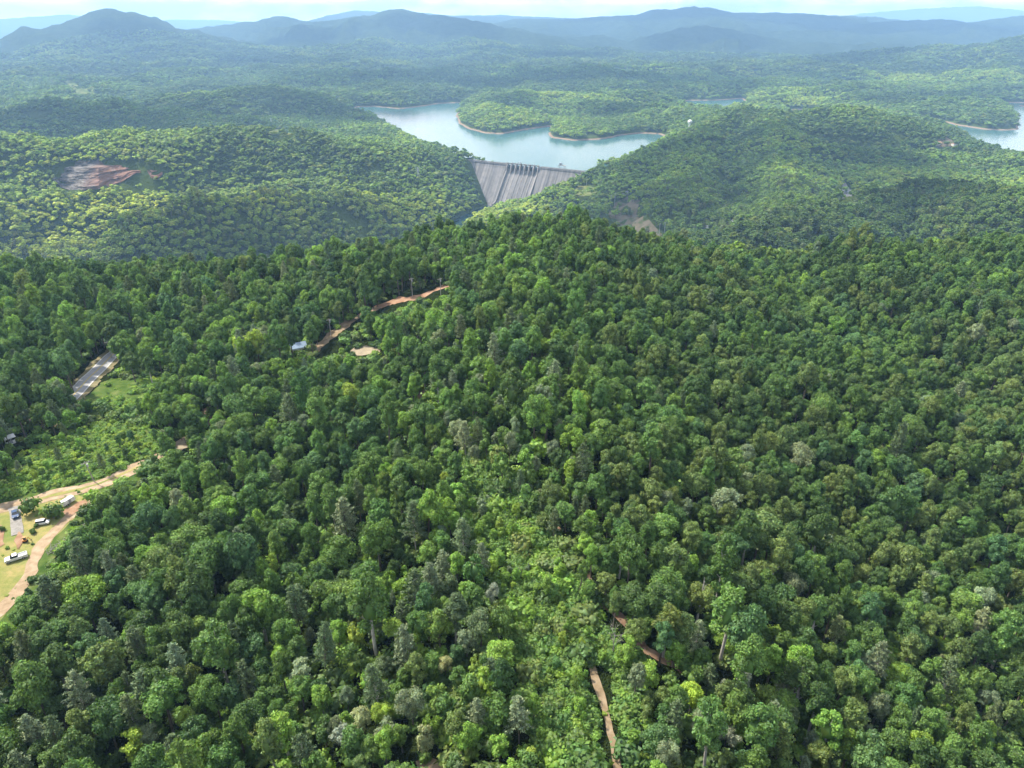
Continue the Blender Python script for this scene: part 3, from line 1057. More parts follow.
# paved road and meadow
ROAD = [(40, 428), (60, 408), (80, 389), (94, 374), (107, 361), (124, 345), (150, 322)]
ribbon('road_shoulder', ROAD, 9.6, M_SHOULDER, .10, 'grassy shoulders of the paved road', wob=.12, seed=21)
ribbon('paved_road', ROAD, 5.6, M_ASPHALT, .16, 'grey two lane paved road between the trees', wob=0, n=3, seed=22)
ribbon('road_marking', ROAD, .34, M_YELLOW, .175, 'yellow centre line on the paved road', wob=0, n=3)
for o_ in (-2.5, 2.5):
    ribbon('road_marking', ROAD, .2, M_LINE, .175, 'white edge line on the %s side of the paved road' % ('far' if o_ > 0 else 'near'), wob=0, n=3, off=o_)
drape('meadow', [(84, 398), (100, 385), (118, 372), (150, 368), (175, 376), (160, 392), (140, 408), (110, 415), (60, 440)], M_MEADOW, .05, 3, 1, 'small green meadow beside the paved road')
drape('kudzu_field', [(-60, 515), (0, 503), (20, 470), (60, 440), (110, 415), (150, 430), (165, 448), (130, 466), (100, 478), (60, 490), (20, 500)], M_MEADOW, .04, 3, 1, 'overgrown bright green field above the driveway')
# red dirt road on the ridge
ribbon('red_dirt_road', [(378, 308), (390, 303), (402, 300), (420, 296), (440, 289), (452, 284)], 4.6, M_RED, .14,
       'upper stretch of red dirt road along the ridge top', seed=31, wob=.45)
ribbon('ridge_track', [(300, 362), (316, 350), (330, 337), (345, 326), (362, 315), (380, 307)], 5.2, M_TRACK, .14, 'brown lower stretch of the ridge road past the pole', seed=33, wob=.4)
drape('sand_patch', [(350, 352), (356, 347), (366, 346), (374, 348), (381, 349), (380, 353), (368, 355), (356, 356)], M_SAND, .12, 2, .4, 'pale sand pad beside the red dirt road', rnd=8)
drape('bare_soil', [(414, 392), (424, 388), (432, 394), (430, 401), (420, 402)], M_REDBROWN, .12, 2, .4, 'red brown bare soil among trees near the lone white pole', rnd=9)
drape('bare_soil', [(203, 410), (210, 406), (214, 418), (208, 428), (203, 424)], M_REDBROWN, .12, 2, .4, 'red soil bank in the trees above the driveway end', rnd=10)
drape('sand_patch', [(172, 446), (180, 441), (192, 442), (190, 448), (178, 451)], M_SAND, .22, 2, .3, 'pale sandy turnaround under trees at the driveway end', rnd=11)
# hillside track through the young growth
ribbon('skid_trail', [(546, 516), (556, 530), (566, 546), (580, 566), (592, 590), (600, 603), (612, 612), (628, 628), (640, 644), (652, 655), (670, 664), (690, 676)], 1.7, M_REDBROWN, .12,
       'reddish brown skid trail through the young trees', seed=41, wob=.6)
ribbon('footpath', [(592, 664), (596, 684), (602, 700), (608, 722), (613, 745), (618, 775), (621, 800)], 1.3, M_TRACK, .14, 'narrow tan path running down through young trees', seed=43, wob=.35)
drape('bare_soil', [(415, 762), (432, 758), (446, 764), (444, 776), (420, 778)], M_TRACK, .12, 1.5, .4, 'tan bare soil at the bottom of the slope', rnd=15)

# ------------------------------------------------------------------ near forest layout
KEEP = [   # outlines in the photo where the ground, or low growth, shows between the trees
    [(-60, 512), (0, 499), (40, 488), (90, 478), (120, 468), (150, 455), (166, 452), (150, 468), (120, 482), (96, 493), (90, 506), (64, 532), (40, 558), (32, 578), (16, 602), (-2, 628), (-60, 640)],
    [(68, 384), (96, 350), (114, 354), (114, 368), (86, 398)],
    [(96, 392), (120, 376), (160, 376), (150, 392), (120, 404), (100, 404)],
    [(311, 352), (320, 336), (342, 324), (356, 315), (361, 324), (344, 337), (332, 352), (318, 357)],
    [(372, 310), (382, 301), (420, 288), (448, 281), (449, 294), (420, 302), (392, 311), (376, 316)],
    [(350, 351), (358, 346), (380, 347), (381, 353), (356, 356)],
    [(417, 391), (425, 389), (431, 396), (424, 401)],
    [(206, 409), (211, 407), (213, 418), (208, 425)],
    [(174, 445), (190, 442), (188, 449), (176, 450)],
    [(556, 528), (560, 526), (566, 540), (562, 542)], [(596, 600), (606, 604), (614, 612), (606, 614)],
    [(646, 648), (656, 654), (676, 666), (668, 668)],
    [(587, 664), (602, 664), (617, 705), (629, 780), (605, 780), (597, 712)],
    [(293, 343), (306, 343), (306, 349), (293, 349)],
    [(418, 760), (442, 758), (442, 768), (418, 768)],
    [(7, 436), (15, 436), (15, 443), (7, 443)], [(25, 420), (31, 420), (31, 426), (25, 426)],
]
LOWVEG = [[(-60, 515), (0, 500), (8, 462), (30, 446), (66, 430), (110, 418), (146, 424), (166, 446), (135, 462), (100, 476), (60, 488), (20, 500)],
          [(96, 400), (110, 380), (170, 372), (170, 388), (140, 406), (110, 414)]]
STRIP = np.array([(458, 436), (494, 438), (532, 500), (578, 565), (616, 640), (648, 700), (660, 800), (548, 800), (522, 700), (500, 600), (468, 510)], float)


def overlaps(px, py, rx, ry, poly):
    poly = np.array(poly, float)
    q = (poly - np.array([px, py])) / np.array([rx, ry])
    return bool(poly_sd(np.array([0.]), np.array([0.]), q)[0] < .82)


cand_n = 130000
trees = []       # x, y, z, kind, form, scale, tint name, px, py, r_px
CELL = 4.0
grid = {}


def free(x, y, rad):
    cx, cy = int(x // CELL), int(y // CELL)
    for i in range(cx - 3, cx + 4):
        for j in range(cy - 3, cy + 4):
            for (a, b_, r_) in grid.get((i, j), ()):
                if (a - x) ** 2 + (b_ - y) ** 2 < ((rad + r_) * .5) ** 2:
                    return False
    return True


def put(x, y, rad):
    grid.setdefault((int(x // CELL), int(y // CELL)), []).append((x, y, rad))


FORM_DIM = {'round': (13, 3.7, 8.2), 'tall': (16, 3.2, 11), 'wide': (12, 4.5, 6.8), 'young': (7.5, 2.2, 6.2), 'pine': (15.5, 3.0, 10)}


KEEP_BB = [(min(p[0] for p in K), max(p[0] for p in K), min(p[1] for p in K), max(p[1] for p in K)) for K in KEEP]


def add_tree(x, y, form, s, tint, force=False, special=None, zs=1., z=None):
    hgt, rad, ch = FORM_DIM[form]
    s *= .8; zs *= 1.16
    R_ = rad * s
    if not force and not free(x, y, R_ * 1.14): return False
    if z is None: z = float(H(x, y)[0])

    def pj(zz_):
        dz = zz_ - ZC; d_ = y * CP - dz * SP
        return 512 + F * x / d_, 384 - F * (y * SP + dz * CP) / d_, d_
    px, py, d = pj(z + (hgt * zs - ch * .5) * s)
    rp = R_ * F / d
    if not force and d > 60:
        pyb = pj(z + .5)[1]
        top = py - rp * ch / rad * .48 * zs; bot = py + rp * ch / rad * .5
        for K, (kx0, kx1, ky0, ky1) in zip(KEEP, KEEP_BB):
            if px + rp < kx0 or px - rp > kx1 or pyb + 3 < ky0 or top > ky1: continue
            if overlaps(px, (top + bot) / 2, rp, (bot - top) / 2 + .1, K): return False
            q = np.linspace(py, pyb, 6)
            if inside(np.full(6, px), q, K).any(): return False
        for K in LOWVEG:
            if R_ > 1.2 and inside(np.array([px]), np.array([pyb]), K)[0]: return False
    put(x, y, R_ * 1.14)
    trees.append(dict(x=x, y=y, z=z, form=form, s=s, zs=zs, tint=tint, px=px, py=py, r=rp, d=d, special=special))
    return True


def at_top(px, py, form, s, tint, label=None, zs=1.):
    """a tree whose crown centre is seen at a photo pixel"""
    hgt, rad, ch = FORM_DIM[form]
    p = ground_hit(px, py, lift=(hgt * zs * 1.16 - ch * .5) * s * .8)
    add_tree(float(p[0]), float(p[1]), form, s, tint, True, label, zs)


# trees that stand out in the photo
SPECIAL = [
    (356, 608, 'round', .62, 'pale cream green', 'pale cream green tree standing out among dark green crowns'),
    (393, 630, 'round', .66, 'yellow green', 'yellow green rounded tree just below the pale cream green one'),
    (417, 616, 'young', .8, 'lime green', 'small lime green tree beside the yellow green one'),
    (445, 666, 'round', .5, 'pale cream green', 'cream topped small tree in the middle of the lower slope'),
    (494, 592, 'round', .5, 'pale grey', 'whitish grey leaved small tree beside the bright young growth'),
    (457, 652, 'round', .5, 'blue green', 'blue grey small tree directly behind the cream topped tree'),
    (363, 718, 'round', .62, 'pale cream green', 'pale straw green tree near the bottom edge of the slope'),
    (343, 735, 'round', .55, 'pale grey', 'silvery grey leaved tree at the bottom edge beside a straw green one'),
    (519, 712, 'pine', .72, 'grey green', 'grey green pine at the bottom of the slope left of the path'),
    (355, 636, 'young', 1.1, 'yellow green', 'narrow yellow green column of a tree below the cream one'),
    (417, 648, 'young', 1.15, 'bright green', 'narrow bright green column of a tree on the lower slope'),
    (478, 712, 'pine', .6, 'grey green', 'grey green young pine between straw tree and path'),
    (76, 690, 'pine', .95, 'grey green', 'tall grey green pine showing its bare trunk at lower left'),
    (35, 728, 'pine', .85, 'grey green', 'broad grey green pine in the lower left corner'),
    (20, 762, 'pine', .75, 'grey green', 'yellowish pine touching the bottom left corner'),
    (135, 745, 'young', 1.2, 'lime green', 'lime green sapling at the bottom edge near left corner'),
    (188, 718, 'round', .6, 'yellow green', 'yellow green rounded tree in the lower left woods'),
    (146, 738, 'wide', .6, 'grey green', 'grey green broad tree beside the lime green sapling'),
    (35, 632, 'round', .95, 'deep green', 'big rounded deep green tree beside the clearing corner'),
    (72, 618, 'round', 1.0, 'dark green', 'big dark rounded tree just below the clearing'),
    (668, 622, 'tall', .86, 'olive green', 'olive tree with pale trunk above the skid trail'),
    (682, 628, 'tall', .8, 'olive green', 'olive tree with pale trunk, downhill of its twin above the trail'),
    (700, 598, 'round', .85, 'olive green', 'rounded olive green tree behind the two pale trunks'),
    (727, 686, 'round', .4, 'pale grey', 'small pale grey dying tree right of the skid trail end'),
    (745, 680, 'tall', .42, 'pale grey', 'narrow whitish dying tree next to the small grey one'),
    (703, 722, 'round', .66, 'grey green', 'grey green tree at the lower right of the path'),
    (727, 735, 'wide', .5, 'pale grey', 'pale grey spreading tree by the bottom edge right of the path'),
    (788, 680, 'pine', .55, 'grey green', 'grey topped pine standing over the lower right woods'),
    (693, 692, 'round', .62, 'lime green', 'vivid lime green rounded tree right of the path'),
    (648, 675, 'young', 1.0, 'bright green', 'bright green sapling between the path and the skid trail end'),
    (628, 648, 'young', 1.0, 'bright green', 'bright green pointed sapling beside the skid trail'),
    (862, 320, 'round', .6, 'yellow green', 'small golden tree top in the dark right hand woods'),
    (855, 358, 'tall', .85, 'bright green', 'upright light green tree alone among dark right hand crowns'),
    (345, 372, 'tall', .5, 'bright green', 'pointed bright green tree beside the red dirt road'),
    (516, 380, 'round', .6, 'pale cream green', 'pale topped tree on the middle of the ridge'),
    (430, 272, 'round', .55, 'grey green', 'grey topped tree near the upper end of the red dirt road'),
    (92, 332, 'round', 1.05, 'mid green', 'large full tree overhanging the paved road'),
    (130, 362, 'round', .9, 'dark green', 'dark vine covered tree at the corner of the paved road'),
    (148, 366, 'tall', .7, 'dark green', 'second dark vine covered tree beside the meadow'),
    (190, 384, 'round', .8, 'deep green', 'deep green tree at the far end of the meadow'),
    (18, 362, 'pine', .9, 'pine green', 'dark ragged pine at the left edge above the paved road'),
    (150, 395, 'round', .5, 'mid green', 'rounded bushy tree standing in the meadow'),
    (240, 385, 'wide', .8, 'blue green', 'blue green spreading tree behind the driveway end'),
    (215, 440, 'wide', .7, 'blue green', 'dark spreading tree over the driveway end'),
    (232, 432, 'round', .45, 'pale cream green', 'small pale yellow tree beside the driveway end'),
]
for px, py, fm, s, ti, lb in SPECIAL:
    at_top(px, py, fm, s * 1.06, ti, lb)


def pick(w):
    ks = list(w); p = np.array([w[k] for k in ks], float); p /= p.sum()
    return ks[int(rng.choice(len(ks), p=p))]


# candidates, near ones in photo space first so their density follows what shows
tries = 0
xs = rng.uniform(-620, 700, cand_n); ys = rng.uniform(20, 640, cand_n)
ang_ok = np.abs(np.arctan2(xs, ys + 40)) < 1.0
zz = H(xs, ys)
hn_x = np.interp(xs, CX, CY)
cpx, cpy, cd = project(xs, ys, zz + 9)
strip = inside(cpx, cpy, STRIP)
sp1 = fbm(xs / 38, ys / 38, 3, 91); sp2 = fbm(xs / 17, ys / 17, 2, 97); sp3 = fbm(xs / 70, ys / 70, 2, 53)
for i in range(cand_n):
    if not ang_ok[i] or ys[i] > hn_x[i] + 75 or cpx[i] < -260 or cpx[i] > 1290:
        continue
    x, y = float(xs[i]), float(ys[i])
    a, b_, c_ = sp1[i], sp2[i], sp3[i]
    px, py = cpx[i], cpy[i]
    if strip[i]:
        fm = pick({'young': 7, 'round': 1.5, 'tall': .6})
        if rng.random() < .5: continue
        s = rng.uniform(.3, .72) if fm == 'young' else rng.uniform(.28, .42)
        ti = pick({'bright green': 6, 'mid green': 2, 'yellow green': 1.6, 'deep green': .4, 'grey green': .4})
    elif px > 600 and py < 620:
        fm = pick({'round': 5, 'wide': 2.4, 'tall': 2, 'pine': .15})
        s = np.clip(rng.normal(.76, .22), .4, 1.35)
        if a > .12: ti = pick({'deep green': 4, 'mid green': 3, 'blue green': 2, 'bright green': 1})
        elif a < -.15: ti = pick({'olive green': 4, 'dark green': 4, 'deep green': 2, 'grey green': .5})
        else: ti = pick({'dark green': 4, 'deep green': 4, 'blue green': 1.5, 'olive green': 2, 'mid green': 1.6})
    elif px > 600:
        fm = pick({'round': 4, 'tall': 3, 'wide': 1.5, 'young': 2.5, 'pine': .7})
        s = np.clip(rng.normal(.78, .18), .42, 1.15)
        ti = pick({'deep green': 3, 'mid green': 3, 'olive green': 2.4, 'bright green': 1.2, 'dark green': 3, 'grey green': .9, 'blue green': .8})
    elif py < 330:
        fm = pick({'round': 5, 'tall': 2.5, 'wide': 1.6, 'pine': .6})
        s = np.clip(rng.normal(.84, .22), .42, 1.35)
        ti = pick({'mid green': 4, 'deep green': 4, 'bright green': 1.5, 'dark green': 2, 'olive green': .8, 'blue green': 1})
    elif px < 260 and py > 520:
        fm = pick({'round': 5, 'wide': 2, 'tall': 2, 'pine': .9, 'young': .8})
        s = np.clip(rng.normal(.9, .24), .42, 1.4)
        ti = pick({'deep green': 4, 'dark green': 4, 'mid green': 2.2, 'bright green': .8, 'olive green': .5, 'blue green': .8})
    elif px > 430 and py > 420 or py > 640:
        fm = pick({'round': 4, 'young': 4, 'tall': 2, 'pine': 1.2})
        s = np.clip(rng.normal(.66, .15), .4, 1.0) if fm != 'young' else rng.uniform(.8, 1.3)
        ti = pick({'deep green': 3, 'mid green': 4, 'bright green': 2, 'dark green': 2, 'grey green': .9, 'yellow green': .5, 'pine green': .6, 'olive green': .8})
    else:
        fm = pick({'round': 5, 'tall': 3, 'young': 1.6, 'wide': 1, 'pine': .8})
        s = np.clip(rng.normal(.78, .23), .38, 1.3)
        if b_ > .2: ti = pick({'bright green': 3, 'mid green': 4, 'yellow green': .5, 'grey green': .6})
        else: ti = pick({'deep green': 4, 'mid green': 4, 'dark green': 2, 'bright green': .8, 'blue green': .8, 'grey green': .3})
    if fm == 'pine' and ti not in ('grey green', 'olive green'):
        ti = pick({'pine green': 3, 'grey green': 1.4})
    if not free(x, y, .5): continue
    add_tree(x, y, fm, float(s), ti, z=float(zz[i]), zs=float(rng.uniform(.85, 1.2)))

# low bushes in the clearing and young growth along the trails
def simple_kit(kind, form):
    return [k for k in KITS if k[1] == form]


# which trees become objects of their own: those that show largest
TYPE = {'round': 'broadleaf_tree', 'tall': 'broadleaf_tree', 'wide': 'broadleaf_tree', 'young': 'young_tree', 'pine': 'pine_tree'}
inview = [t for t in trees if -6 < t['px'] < 1030 and -20 < t['py'] - t['r'] < 766 and t['d'] > 30]
inview.sort(key=lambda t: -t['r'])
quota = {'broadleaf_tree': 290, 'pine_tree': 60, 'young_tree': 130}
chosen = []
for t in inview:
    if t['special']:
        chosen.append(t); quota[TYPE[t['form']]] -= 1
for t in inview:
    k = TYPE[t['form']]
    if not t['special'] and quota[k] > 0:
        quota[k] -= 1; chosen.append(t)
ch_ids = {id(t) for t in chosen}
SHAPE = {'round': 'rounded', 'tall': 'tall oval', 'wide': 'spreading', 'young': 'slender', 'pine': 'layered'}
NOUN = {'broadleaf_tree': 'broadleaf tree', 'pine_tree': 'pine', 'young_tree': 'young tree'}
GROUP = {'broadleaf_tree': 'broadleaf trees of the nearest woods', 'pine_tree': 'pines among the nearest woods', 'young_tree': 'young trees on the lower slope'}
used = set()
for n_, t in enumerate(chosen):
    kind = TYPE[t['form']]
    kits = simple_kit(None, t['form'])
    kit = kits[int(rng.integers(len(kits)))]
    lb = t['special']
    if not lb:
        cx = min(99.5, max(.5, t['px'] / 10.24)); cy = min(99.5, max(.5, (768 - t['py']) / 7.68))
        lb = '%s %s %s, %.0f percent across and %.0f percent up the photo' % (t['tint'], SHAPE[t['form']], NOUN[kind], cx, cy)
        if lb in used:
            lb = '%s %s %s, %.1f percent across and %.1f percent up the photo' % (t['tint'], SHAPE[t['form']], NOUN[kind], cx, cy)
    used.add(lb)
    e = empty(kind, (t['x'], t['y'], t['z']), rng.uniform(0, 6.28), 1, label=lb, cat='tree', group=GROUP[kind])
    e.scale = (t['s'] * rng.uniform(.86, 1.18), t['s'] * rng.uniform(.86, 1.18), t['s'] * t['zs'])
    e.rotation_euler = (rng.normal(0, .03), rng.normal(0, .03), rng.uniform(0, 6.28))
    if t['special'] and 'pale trunk' in t['special']:
        tm = [k for k in KITS if k[1] == 'tall'][0][3]
    else:
        tm = kit[3]
    link('trunk', tm, e)
    c_ = link('crown', kit[2], e)
    c_['tint'] = [float(v_) for v_ in jitter(TINTS[t['tint']], .1)[:3]]
rest = [t for t in trees if id(t) not in ch_ids]


def pack(ts, IDX):
    P = np.array([(t['x'], t['y'], t['z']) for t in ts])
    rot = np.column_stack([rng.normal(0, .03, len(ts)), rng.normal(0, .03, len(ts)), rng.uniform(0, 6.28, len(ts))])
    sc = np.array([(t['s'], t['s'], t['s'] * t['zs']) for t in ts]) * np.column_stack([rng.uniform(.86, 1.18, len(ts)), rng.uniform(.86, 1.18, len(ts)), np.ones(len(ts))])
    kd = np.array([IDX[t['form']][int(rng.integers(len(IDX[t['form']])))] for t in ts])
    tn = np.array([jitter(TINTS[t['tint']]) for t in ts])
    return P, rot, sc, kd, tn


scatter('forest', *pack(rest, NEAR_IDX), NEARC, 'dense mixed green forest covering the near ridge')

# undergrowth: bushes on the forest floor and in the open field
def bushes(n, test, smin, smax, tints, name, label, region):
    x = rng.uniform(region[0], region[1], n); y = rng.uniform(region[2], region[3], n)
    z = H(x, y)
    px, py, d = project(x, y, z + .8)
    ok = test(px, py, x, y)
    x, y, z = x[ok], y[ok], z[ok]
    k = len(x)
    s = rng.uniform(smin, smax, k)
    ti = np.array([jitter(TINTS[tints[int(rng.integers(len(tints)))]]) for _ in range(k)])
    scatter(name, np.column_stack([x, y, z - .15]), np.column_stack([np.zeros(k), np.zeros(k), rng.uniform(0, 6.28, k)]),
            np.column_stack([s, s, s * rng.uniform(.6, 1.2, k)]), rng.integers(0, 4, k), ti, SHRC, label)


def in_any(px, py, polys):
    r = np.zeros(len(px), bool)
    for K in polys: r |= inside(px, py, K)
    return r


def grow(K, m=3.):
    K = np.array(K, float); c = K.mean(0)
    return K + (K - c) / np.linalg.norm(K - c, axis=1, keepdims=True) * m


CLEAR = [KEEP[0], grow(KEEP[1], 5)] + KEEP[3:]
bushes(26000, lambda px, py, x, y: (px > -200) & (px < 1230) & ~in_any(px, py, CLEAR + LOWVEG) & (y < np.interp(x, CX, CY) + 20),
       .9, 2.9, ['deep green', 'mid green', 'bright green', 'olive green', 'dark green'], 'undergrowth', 'leafy undergrowth filling the gaps between trees', (-480, 560, 40, 440))
bushes(24000, lambda px, py, x, y: inside(px, py, STRIP) & ~in_any(px, py, [KEEP[9], KEEP[10], KEEP[11], grow(KEEP[12], 5)]), .6, 1.6, ['bright green', 'mid green', 'mid green', 'deep green'], 'scrub', 'low bright green scrub between the young trees of the lower slope', (-60, 110, 60, 260))
bushes(9000, lambda px, py, x, y: ((inside(px, py, grow(KEEP[0], 4)) | inside(px, py, grow(KEEP[2], 8))) & (fbm(x / 7, y / 7, 3, 15) > .12)) | (in_any(px, py, KEEP[9:13]) & (fbm(x / 2.5, y / 2.5, 2, 25) > -.02)), .16, .5, ['bright green', 'mid green', 'olive green', 'yellow green'], 'weeds', 'scattered weeds on the clearing and tracks', (-190, 120, 70, 260))
bushes(30000, lambda px, py, x, y: inside(px, py, LOWVEG[0]) & ~inside(px, py, KEEP[0]) | (inside(px, py, LOWVEG[1]) & (fbm(x / 9, y / 9, 2, 5) > .25)),
       .35, 1.15, ['bright green', 'bright green', 'mid green', 'yellow green'], 'field_vines', 'bright green vines and weeds smothering the open field', (-230, -60, 130, 330))

# ------------------------------------------------------------------ far woods
def far_points(r0, r1, sp, seed, amax=.86):
    g = np.random.default_rng(seed)
    n = int(amax * (r1 ** 2 - r0 ** 2) / sp ** 2)
    # jittered polar cells, near even spacing
    rs = []; as_ = []
    r = r0
    while r < r1:
        k = int(2 * amax * r / sp)
        a = (np.arange(k) + g.uniform(0, 1) + g.uniform(-.42, .42, k)) / k * 2 * amax - amax
        as_.append(a); rs.append(r + g.uniform(-.42, .42, k) * sp)
        r += sp
    a = np.concatenate(as_); r = np.concatenate(rs)
    return r * np.sin(a), r * np.cos(a)


# places without trees: (photo outline, depth range)
BARE_FAR_PX = [
    ('cut_slope', [(604, 213), (614, 204), (628, 197), (639, 205), (638, 219), (655, 227), (668, 239), (640, 240), (610, 229)], (900, 1750), M_FARDIRT, 'bare brown cut slope with pylons right of the dam'),
    ('grass_bench', [(572, 193), (578, 187), (590, 184), (598, 190), (594, 196), (580, 197)], (1300, 1900), M_FARGRASS, 'grassy bench at the right end of the dam'),
    ('hill_road', [(838, 199), (841, 185), (837, 178), (841, 176), (846, 183), (850, 190), (858, 192), (857, 199)], (850, 1900), M_GRAVEL, 'pale road and yard on the hill right of the dam'),
    ('far_field', [(62, 80), (72, 81), (80, 86), (95, 89), (94, 95), (78, 94), (70, 86)], (2800, 4200), M_FARGRASS, 'pale yellow field far off below the left peak'),
    ('hill_field', [(262, 133), (270, 128), (284, 129), (292, 134), (282, 137)], (1300, 2400), M_FARGRASS, 'yellow clearing on the left hill crest'),
    ('hill_yard', [(930, 143), (938, 141), (958, 142), (958, 147), (940, 148)], (1500, 2100), M_FARDIRT, 'bare yard round the houses on the right hill'),
]
BARE_W = []; BARE_FRONT = []
for nm, poly, (d0, d1), m, lb in BARE_FAR_PX:
    wp = [far_hit(a, b_, d0, d1)[:2] for a, b_ in poly]
    BARE_W.append(np.array(wp))
    dd_ = float(project(wp[0][0], wp[0][1], -150.)[2])
    BARE_FRONT.append(np.array([far_hit(a, b_ + 18 * F / dd_, d0, d1)[:2] for a, b_ in poly]))     # no tall trees just in front either
    span = np.ptp(np.array(wp), axis=0).max()
    if span < 900:
        drape(nm, None, m, .9, max(6., span / 22), 4.5, lb, world=wp, rnd=len(nm))

DA = np.array([-102., 1878.]); DU = np.array([.873, -.488]); DN = np.array([-.488, -.873])


def dam_zone(x, y):
    t = (x - DA[0]) * DU[0] + (y - DA[1]) * DU[1]
    n = (x - DA[0]) * DN[0] + (y - DA[1]) * DN[1]
    return (t > -10) & (t < 330) & (n > -20) & (n < 100)


def bare_mask(x, y):
    r = np.zeros(len(x), bool)
    for P in BARE_W + BARE_FRONT: r |= inside(x, y, P)
    t = (x - DA[0]) * DU[0] + (y - DA[1]) * DU[1]
    n = (x - DA[0]) * DN[0] + (y - DA[1]) * DN[1]
    hz = H(x, y)
    r |= (t > -8) & (t < 296) & (n > -14) & (n < np.clip((CREST - hz) * .72 + 22, 12, 95))
    return r


def woods(name, r0, r1, sp, size, coll, IDX, seed, label, mixf, slack=14.):
    x, y = far_points(r0, r1, sp, seed)
    z = GM(x, y)
    ok = seen(x, y, z + 16, slack)
    px, py, d = project(x, y, z + 8)
    ok &= (px > -260) & (px < 1290)
    ok &= ~((y > 1900) & (z < LAKE + 2.6)) & ~(z < RIVER + .6)
    if r0 < 700: ok &= y > np.interp(x, CX, CY) + 75
    x, y, z = x[ok], y[ok], z[ok]
    ok = ~bare_mask(x, y) | ((rng.random(len(x)) < .07) & ~dam_zone(x, y))
    ok &= ~((fbm(x / 60, y / 60, 2, 83) > .52) & (rng.random(len(x)) < .8))
    # the cliff face
    cpx, cpy, _ = project(x, y, H(x, y) + 2)
    ok &= ~(inside(cpx, cpy, CLIFF_CLEAR) & (y < 1500) & (y > 700))
    x, y, z = x[ok], y[ok], z[ok]
    n = len(x)
    a = fbm(x / 150, y / 150, 3, 61); b_ = fbm(x / 420, y / 420, 3, 67)
    forms = ['round', 'tall', 'wide'] + (['pine'] if 'pine' in IDX else [])
    u = rng.random(n)
    fi = np.where(u < .5, 0, np.where(u < .7, 1, 2))
    if 'pine' in IDX: fi = np.where(rng.random(n) < .05 + .2 * np.clip(a, 0, 1), 3, fi)
    tab = [IDX[f] for f in forms]; k_ = min(map(len, tab))
    kd = np.array([t_[:k_] for t_ in tab])[fi, rng.integers(0, k_, n)]
    a = a + .85 * np.exp(-(((x + 520) / 560) ** 2 + ((y - 1400) / 420) ** 2)) * (y > 1000 - .35 * x * 0)      # sunlight on the left hill, painted in as yellower leaves
    a = a - .9 * np.exp(-(((x + 60) / 800) ** 2 + ((y - 3760) / 280) ** 2))      # cloud shade on the ridge beyond the lake, put into the leaf colour
    # more cloud shade painted into the leaf tints on some of the hills
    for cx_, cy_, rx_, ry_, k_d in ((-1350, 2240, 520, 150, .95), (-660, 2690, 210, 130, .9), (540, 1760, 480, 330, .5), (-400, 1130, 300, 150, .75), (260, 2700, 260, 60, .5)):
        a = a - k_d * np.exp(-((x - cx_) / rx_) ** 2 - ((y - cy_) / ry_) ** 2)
    stand = np.exp(-(((x + 560) / 520) ** 2 + ((y - 1420) / 330) ** 2))  # area of the left hill that gets the painted sun tint
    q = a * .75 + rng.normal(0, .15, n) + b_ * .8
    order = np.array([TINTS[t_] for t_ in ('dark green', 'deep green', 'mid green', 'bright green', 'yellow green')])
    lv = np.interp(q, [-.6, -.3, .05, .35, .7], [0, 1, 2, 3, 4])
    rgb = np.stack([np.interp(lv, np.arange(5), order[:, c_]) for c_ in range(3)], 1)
    rgb[rng.random(n) < .08] = TINTS['olive green']
    rgb[fi == 3] = TINTS['pine green']
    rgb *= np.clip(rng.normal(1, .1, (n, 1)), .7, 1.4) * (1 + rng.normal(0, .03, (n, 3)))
    rgb *= 1 + stand[:, None] * np.array([.42, .24, .1])          # painted sunlight again: left hill leaves paler and yellower
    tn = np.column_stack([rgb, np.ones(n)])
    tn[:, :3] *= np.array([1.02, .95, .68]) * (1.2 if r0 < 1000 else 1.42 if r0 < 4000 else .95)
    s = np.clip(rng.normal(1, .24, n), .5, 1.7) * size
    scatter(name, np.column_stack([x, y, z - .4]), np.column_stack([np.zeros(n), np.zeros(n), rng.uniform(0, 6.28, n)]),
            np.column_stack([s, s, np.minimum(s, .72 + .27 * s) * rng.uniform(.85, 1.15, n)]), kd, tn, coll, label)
    return n


CLIFF_CLEAR = [(54, 166), (75, 165), (110, 163), (140, 164), (160, 166), (162, 178), (140, 189), (95, 194), (58, 193)]
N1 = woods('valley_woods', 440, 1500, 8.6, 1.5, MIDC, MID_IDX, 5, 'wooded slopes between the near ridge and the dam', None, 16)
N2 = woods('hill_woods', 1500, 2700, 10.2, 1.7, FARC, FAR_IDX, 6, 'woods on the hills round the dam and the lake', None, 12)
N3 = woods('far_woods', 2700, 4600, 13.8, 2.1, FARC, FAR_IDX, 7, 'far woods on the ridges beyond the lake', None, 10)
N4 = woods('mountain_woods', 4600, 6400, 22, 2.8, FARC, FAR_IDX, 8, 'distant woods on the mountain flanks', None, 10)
print('TREES', len(trees), 'chosen', len(chosen), 'far', N1, N2, N3, N4)


# ------------------------------------------------------------------ water
def flat_poly(name, P, z, m, label):
    bm = bmesh.new()
    vs = [bm.verts.new((p[0], p[1], z)) for p in P]
    f = bm.faces.new(vs)
    if f.normal.z < 0: f.normal_flip()
    bmesh.ops.triangulate(bm, faces=[f])
    me = bpy.data.meshes.new(name); bm.to_mesh(me); bm.free()
    me.materials.append(m)
    for p in me.polygons:
        if p.normal.z < 0: me.flip_normals(); break
    return tag(link(name, me), label, kind='structure')


